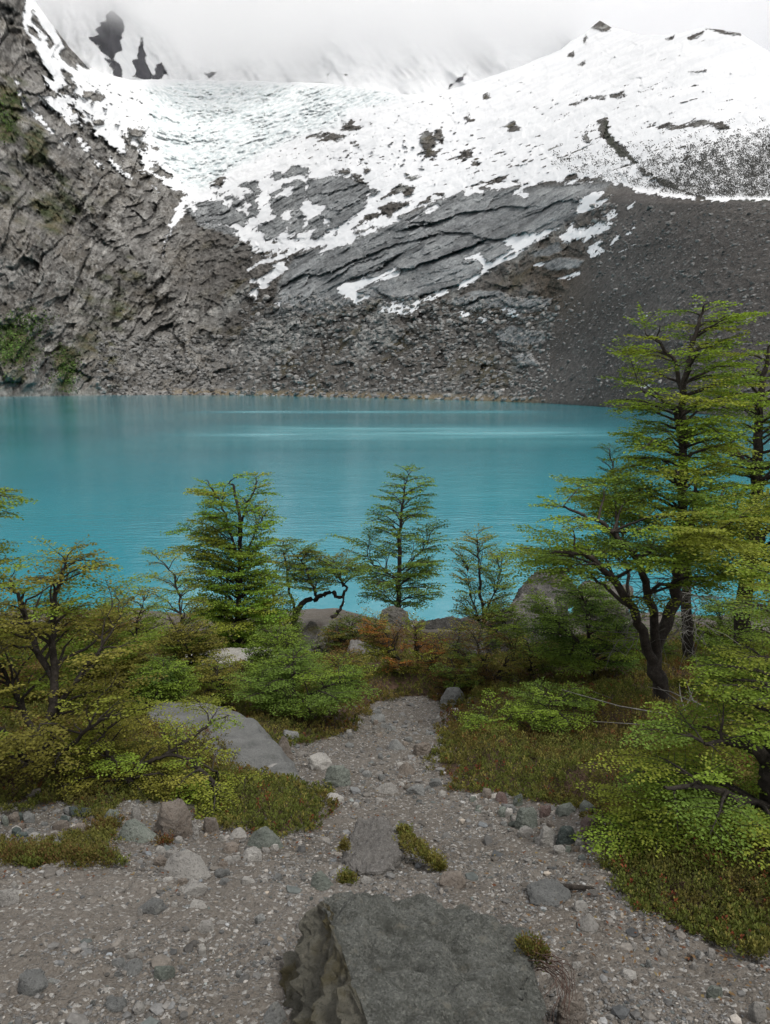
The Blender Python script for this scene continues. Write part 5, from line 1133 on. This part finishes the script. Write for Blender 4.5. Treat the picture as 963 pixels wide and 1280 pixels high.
def heath():
    rng = np.random.RandomState(17); N = 78000
    d = 1.7*np.exp(rng.uniform(0, 2.05, N)); u = rng.uniform(-.64, .64, N); x = u*d
    h = heath_sd(x, d); keep = (h > -.03 + .13*fbm(x*4, d*4, 0*x, 3, .6)) & (rng.rand(N) < (1-.9*bank(x, d)))
    x, d, h = x[keep], d[keep], h[keep]
    hg = rng.uniform(.035,.085,len(x))*(.55+.45*sstep(.0,.3,h))*(1+.04*np.maximum(d-4,0)) * (1+.5*sstep(0,.5,fbm(x*1.8,d*1.8,0*x,2,off=50)))
    o = heath_mesh('ground_cover', x, d, hg, pal, rng, leaf=.0115, per=13)
    tag(o, 'low olive and rust-brown heath carpeting both sides of the path', 'heath', kind='stuff')
    # a thin fringe of stray sprigs over the stones
heath()
def litter():
    rng = np.random.RandomState(5); N = 9000; d = 1.5*np.exp(rng.uniform(0,1.7,N)); x = rng.uniform(-.62,.62,N)*d; h = heath_sd(x,d)
    k = (h > -.5) & (h < .05) & (rng.rand(N) < np.exp(h*4)); x=x[k]; d=d[k]; n=len(x); L=Leaves()
    z = zg(x,d)+fbm(x*4, d*4, 0*x, 4, .6)*.022+.012; a = rng.uniform(0,6.28,n)
    c = np.array([[.16,.10,.05],[.10,.06,.035],[.20,.15,.07],[.13,.055,.03]])[rng.randint(0,4,n)]
    L.add(np.stack([x,d,z],-1), np.stack([np.cos(a),np.sin(a),rng.normal(size=n)*.15],-1), np.tile([0,0,1.],(n,1))+rng.normal(size=(n,3))*.3, rng.uniform(.010,.022,n), rng.uniform(.006,.012,n), c)
    tag(L.build('leaf_litter', MAT['heath']), 'fallen brown leaves scattered where the heath meets the gravel', 'leaf litter', kind='stuff')
litter()
def tuft(label, spots, hgt, pfn, n, seed, leaf=.010, cat='plant', name='cushion_plant', zadd=None):
    rng = np.random.RandomState(seed); X=[];Y=[];Z=[]
    for px, py, Yd, r in spots:
        p = at(px, py, Yd) if Yd else gp(px, py)
        for _ in range(n):
            a = rng.uniform(0,6.28); q = r*math.sqrt(rng.rand()); X.append(p.x+math.cos(a)*q); Y.append(p.y+math.sin(a)*q*.8); Z.append(p.z-.004 - q*.25)
    X, Y, Z = map(np.array, (X,Y,Z))
    o = heath_mesh(name, X, Y, rng.uniform(.6,1.1,len(X))*hgt, pfn, rng, leaf=leaf, per=13, zs=Z)
    return tag(o, label, cat)
def cols(*cs):
    C = np.array(cs)
    def f(x, y, n): return C[np.random.RandomState(n).randint(0, len(C), n)]
    return f
tuft('yellow-green cushion plant trailing down the right of the rock in mid path', [(508,1052,3.12,.045),(520,1062,3.05,.045),(532,1070,3.0,.04),(542,1078,2.95,.032),(550,1086,2.9,.02),(506,1042,3.2,.03)], .045, cols(H_Y,H_Y*1.1,H_G*1.3,H_O), 60, 1)
tuft('small yellowish tuft left of the rock in mid path', [(430,1062,3.0,.02)], .05, cols(H_Y,H_O), 30, 2)
tuft('small round green tuft behind the peak of the big block', [(434,1104,0,.035)], .05, cols(H_G*1.3,H_O,H_Y), 60, 3)
tuft('moss cushion growing on the right corner of the big block', [(662,1188,1.86,.03),(672,1198,1.84,.025)], .045, cols(H_G,H_O,H_Y*.8,H_B), 60, 4, leaf=.008)
tuft('reddish tuft in front of the brown-grey rock on the left', [(205,1056,0,.035)], .05, cols(H_B,H_R*.8,H_O), 40, 5)
tuft('strip of olive heath with rusty tips at the left edge of the gravel', [(x,1072+ (x%17)*.5,0,.09) for x in range(-10,118,18)], .075, cols(H_G,H_O,H_Y*.8,H_O,H_B), 90, 6)
tuft('brown-green tuft at the right end of the stone pile on the left', [(122,1042,0,.06),(136,1036,0,.05)], .07, cols(H_O,H_B,H_Y*.8), 70, 7)
# roots hanging down the side of the big block
tb = Tubes(); rng = np.random.RandomState(4)
for i in range(20):
    p = np.array(tuple(at(668+rng.normal()*7, 1200+rng.normal()*6, 1.84+rng.normal()*.01))); e = np.array(tuple(at(692+rng.normal()*14, 1285+rng.uniform(-50,20), 1.72+rng.normal()*.04)))
    n=8; t=np.linspace(0,1,n)[:,None]; C = p*(1-t)+e*t + np.array([0.04,0,.03])*np.sin(t*3.14) + rng.normal(size=(n,3))*.004
    tb.add(C, np.linspace(.0015,.0006,n), 4)
MAT['rootred'] = mat_bark('reddish_root_bark', (.060,.038,.030), (.13,.085,.068))
tag(tb.build('hanging_roots', MAT['rootred']), 'mat of thin reddish roots hanging at the right side of the big block', 'roots', kind='stuff')
# ================================================================== camera, light, render settings
cam = bpy.data.cameras.new('camera'); co = bpy.data.objects.new('camera', cam); col.objects.link(co)
co.location = (0, 0, CAMZ); co.rotation_euler = (math.pi/2 - PITCH, 0, 0)
cam.sensor_fit = 'VERTICAL'; cam.sensor_height = 24.0; cam.lens = 24.0*F/1280; cam.clip_start = .05; cam.clip_end = 12000
sc.camera = co
SUN_EL, SUN_AZ = 56.0, 140.0      # azimuth clockwise from +Y: behind the camera, to the right
w = bpy.data.worlds.new('World'); sc.world = w; w.use_nodes = True; nt = w.node_tree; nt.nodes.clear()
sky = nt.nodes.new('ShaderNodeTexSky'); sky.sky_type = 'NISHITA'; sky.sun_disc = False; sky.sun_elevation = R(SUN_EL); sky.sun_rotation = R(SUN_AZ)
tc = nt.nodes.new('ShaderNodeTexCoord'); ns = nt.nodes.new('ShaderNodeTexNoise'); ns.inputs['Scale'].default_value = 2.2; ns.inputs['Detail'].default_value = 4
mp = nt.nodes.new('ShaderNodeMapping'); mp.inputs['Scale'].default_value = (1,1,2.5); nt.links.new(tc.outputs['Generated'], mp.inputs[0]); nt.links.new(mp.outputs[0], ns.inputs['Vector'])
mr = nt.nodes.new('ShaderNodeMapRange'); nt.links.new(ns.outputs['Fac'], mr.inputs[0]); mr.inputs[1].default_value=.35; mr.inputs[2].default_value=.65; mr.inputs[3].default_value=6.5; mr.inputs[4].default_value=7.2
cc = nt.nodes.new('ShaderNodeCombineColor'); nt.links.new(mr.outputs[0], cc.inputs[0]); nt.links.new(mr.outputs[0], cc.inputs[1])
mm = nt.nodes.new('ShaderNodeMath'); mm.operation='MULTIPLY'; mm.inputs[1].default_value=1.025; nt.links.new(mr.outputs[0], mm.inputs[0]); nt.links.new(mm.outputs[0], cc.inputs[2])
mx = nt.nodes.new('ShaderNodeMix'); mx.data_type='RGBA'; mx.inputs[0].default_value=.95; nt.links.new(sky.outputs[0], mx.inputs[6]); nt.links.new(cc.outputs[0], mx.inputs[7])
bg = nt.nodes.new('ShaderNodeBackground'); bg.inputs[1].default_value=.1; nt.links.new(mx.outputs[2], bg.inputs[0])
wo = nt.nodes.new('ShaderNodeOutputWorld'); nt.links.new(bg.outputs[0], wo.inputs[0])
sl = bpy.data.lights.new('sun','SUN'); sl.energy = 2.0; sl.angle = R(12); sl.color = (1,.97,.92)
so = bpy.data.objects.new('sun', sl); col.objects.link(so); so.location=(0,0,60)
az, el = R(SUN_AZ), R(SUN_EL); d = Vector((math.sin(az)*math.cos(el), math.cos(az)*math.cos(el), math.sin(el))); so.rotation_euler = d.to_track_quat('Z','Y').to_euler()
vs = sc.view_settings; vs.view_transform='Standard'; vs.look='None'; vs.gamma=1; vs.exposure=.38; vs.use_curve_mapping=False
sc.render.engine='CYCLES'; cy = sc.cycles; cy.use_denoising=True; cy.max_bounces=28; cy.diffuse_bounces=3; cy.glossy_bounces=2; cy.transmission_bounces=2; cy.volume_bounces=28; cy.transparent_max_bounces=8
cy.sample_clamp_indirect=8; cy.caustics_reflective=False; cy.caustics_refractive=False; cy.volume_step_rate=1.0; cy.volume_max_steps=128; cy.use_adaptive_sampling=True; cy.adaptive_threshold=.015
sc.render.use_persistent_data=False
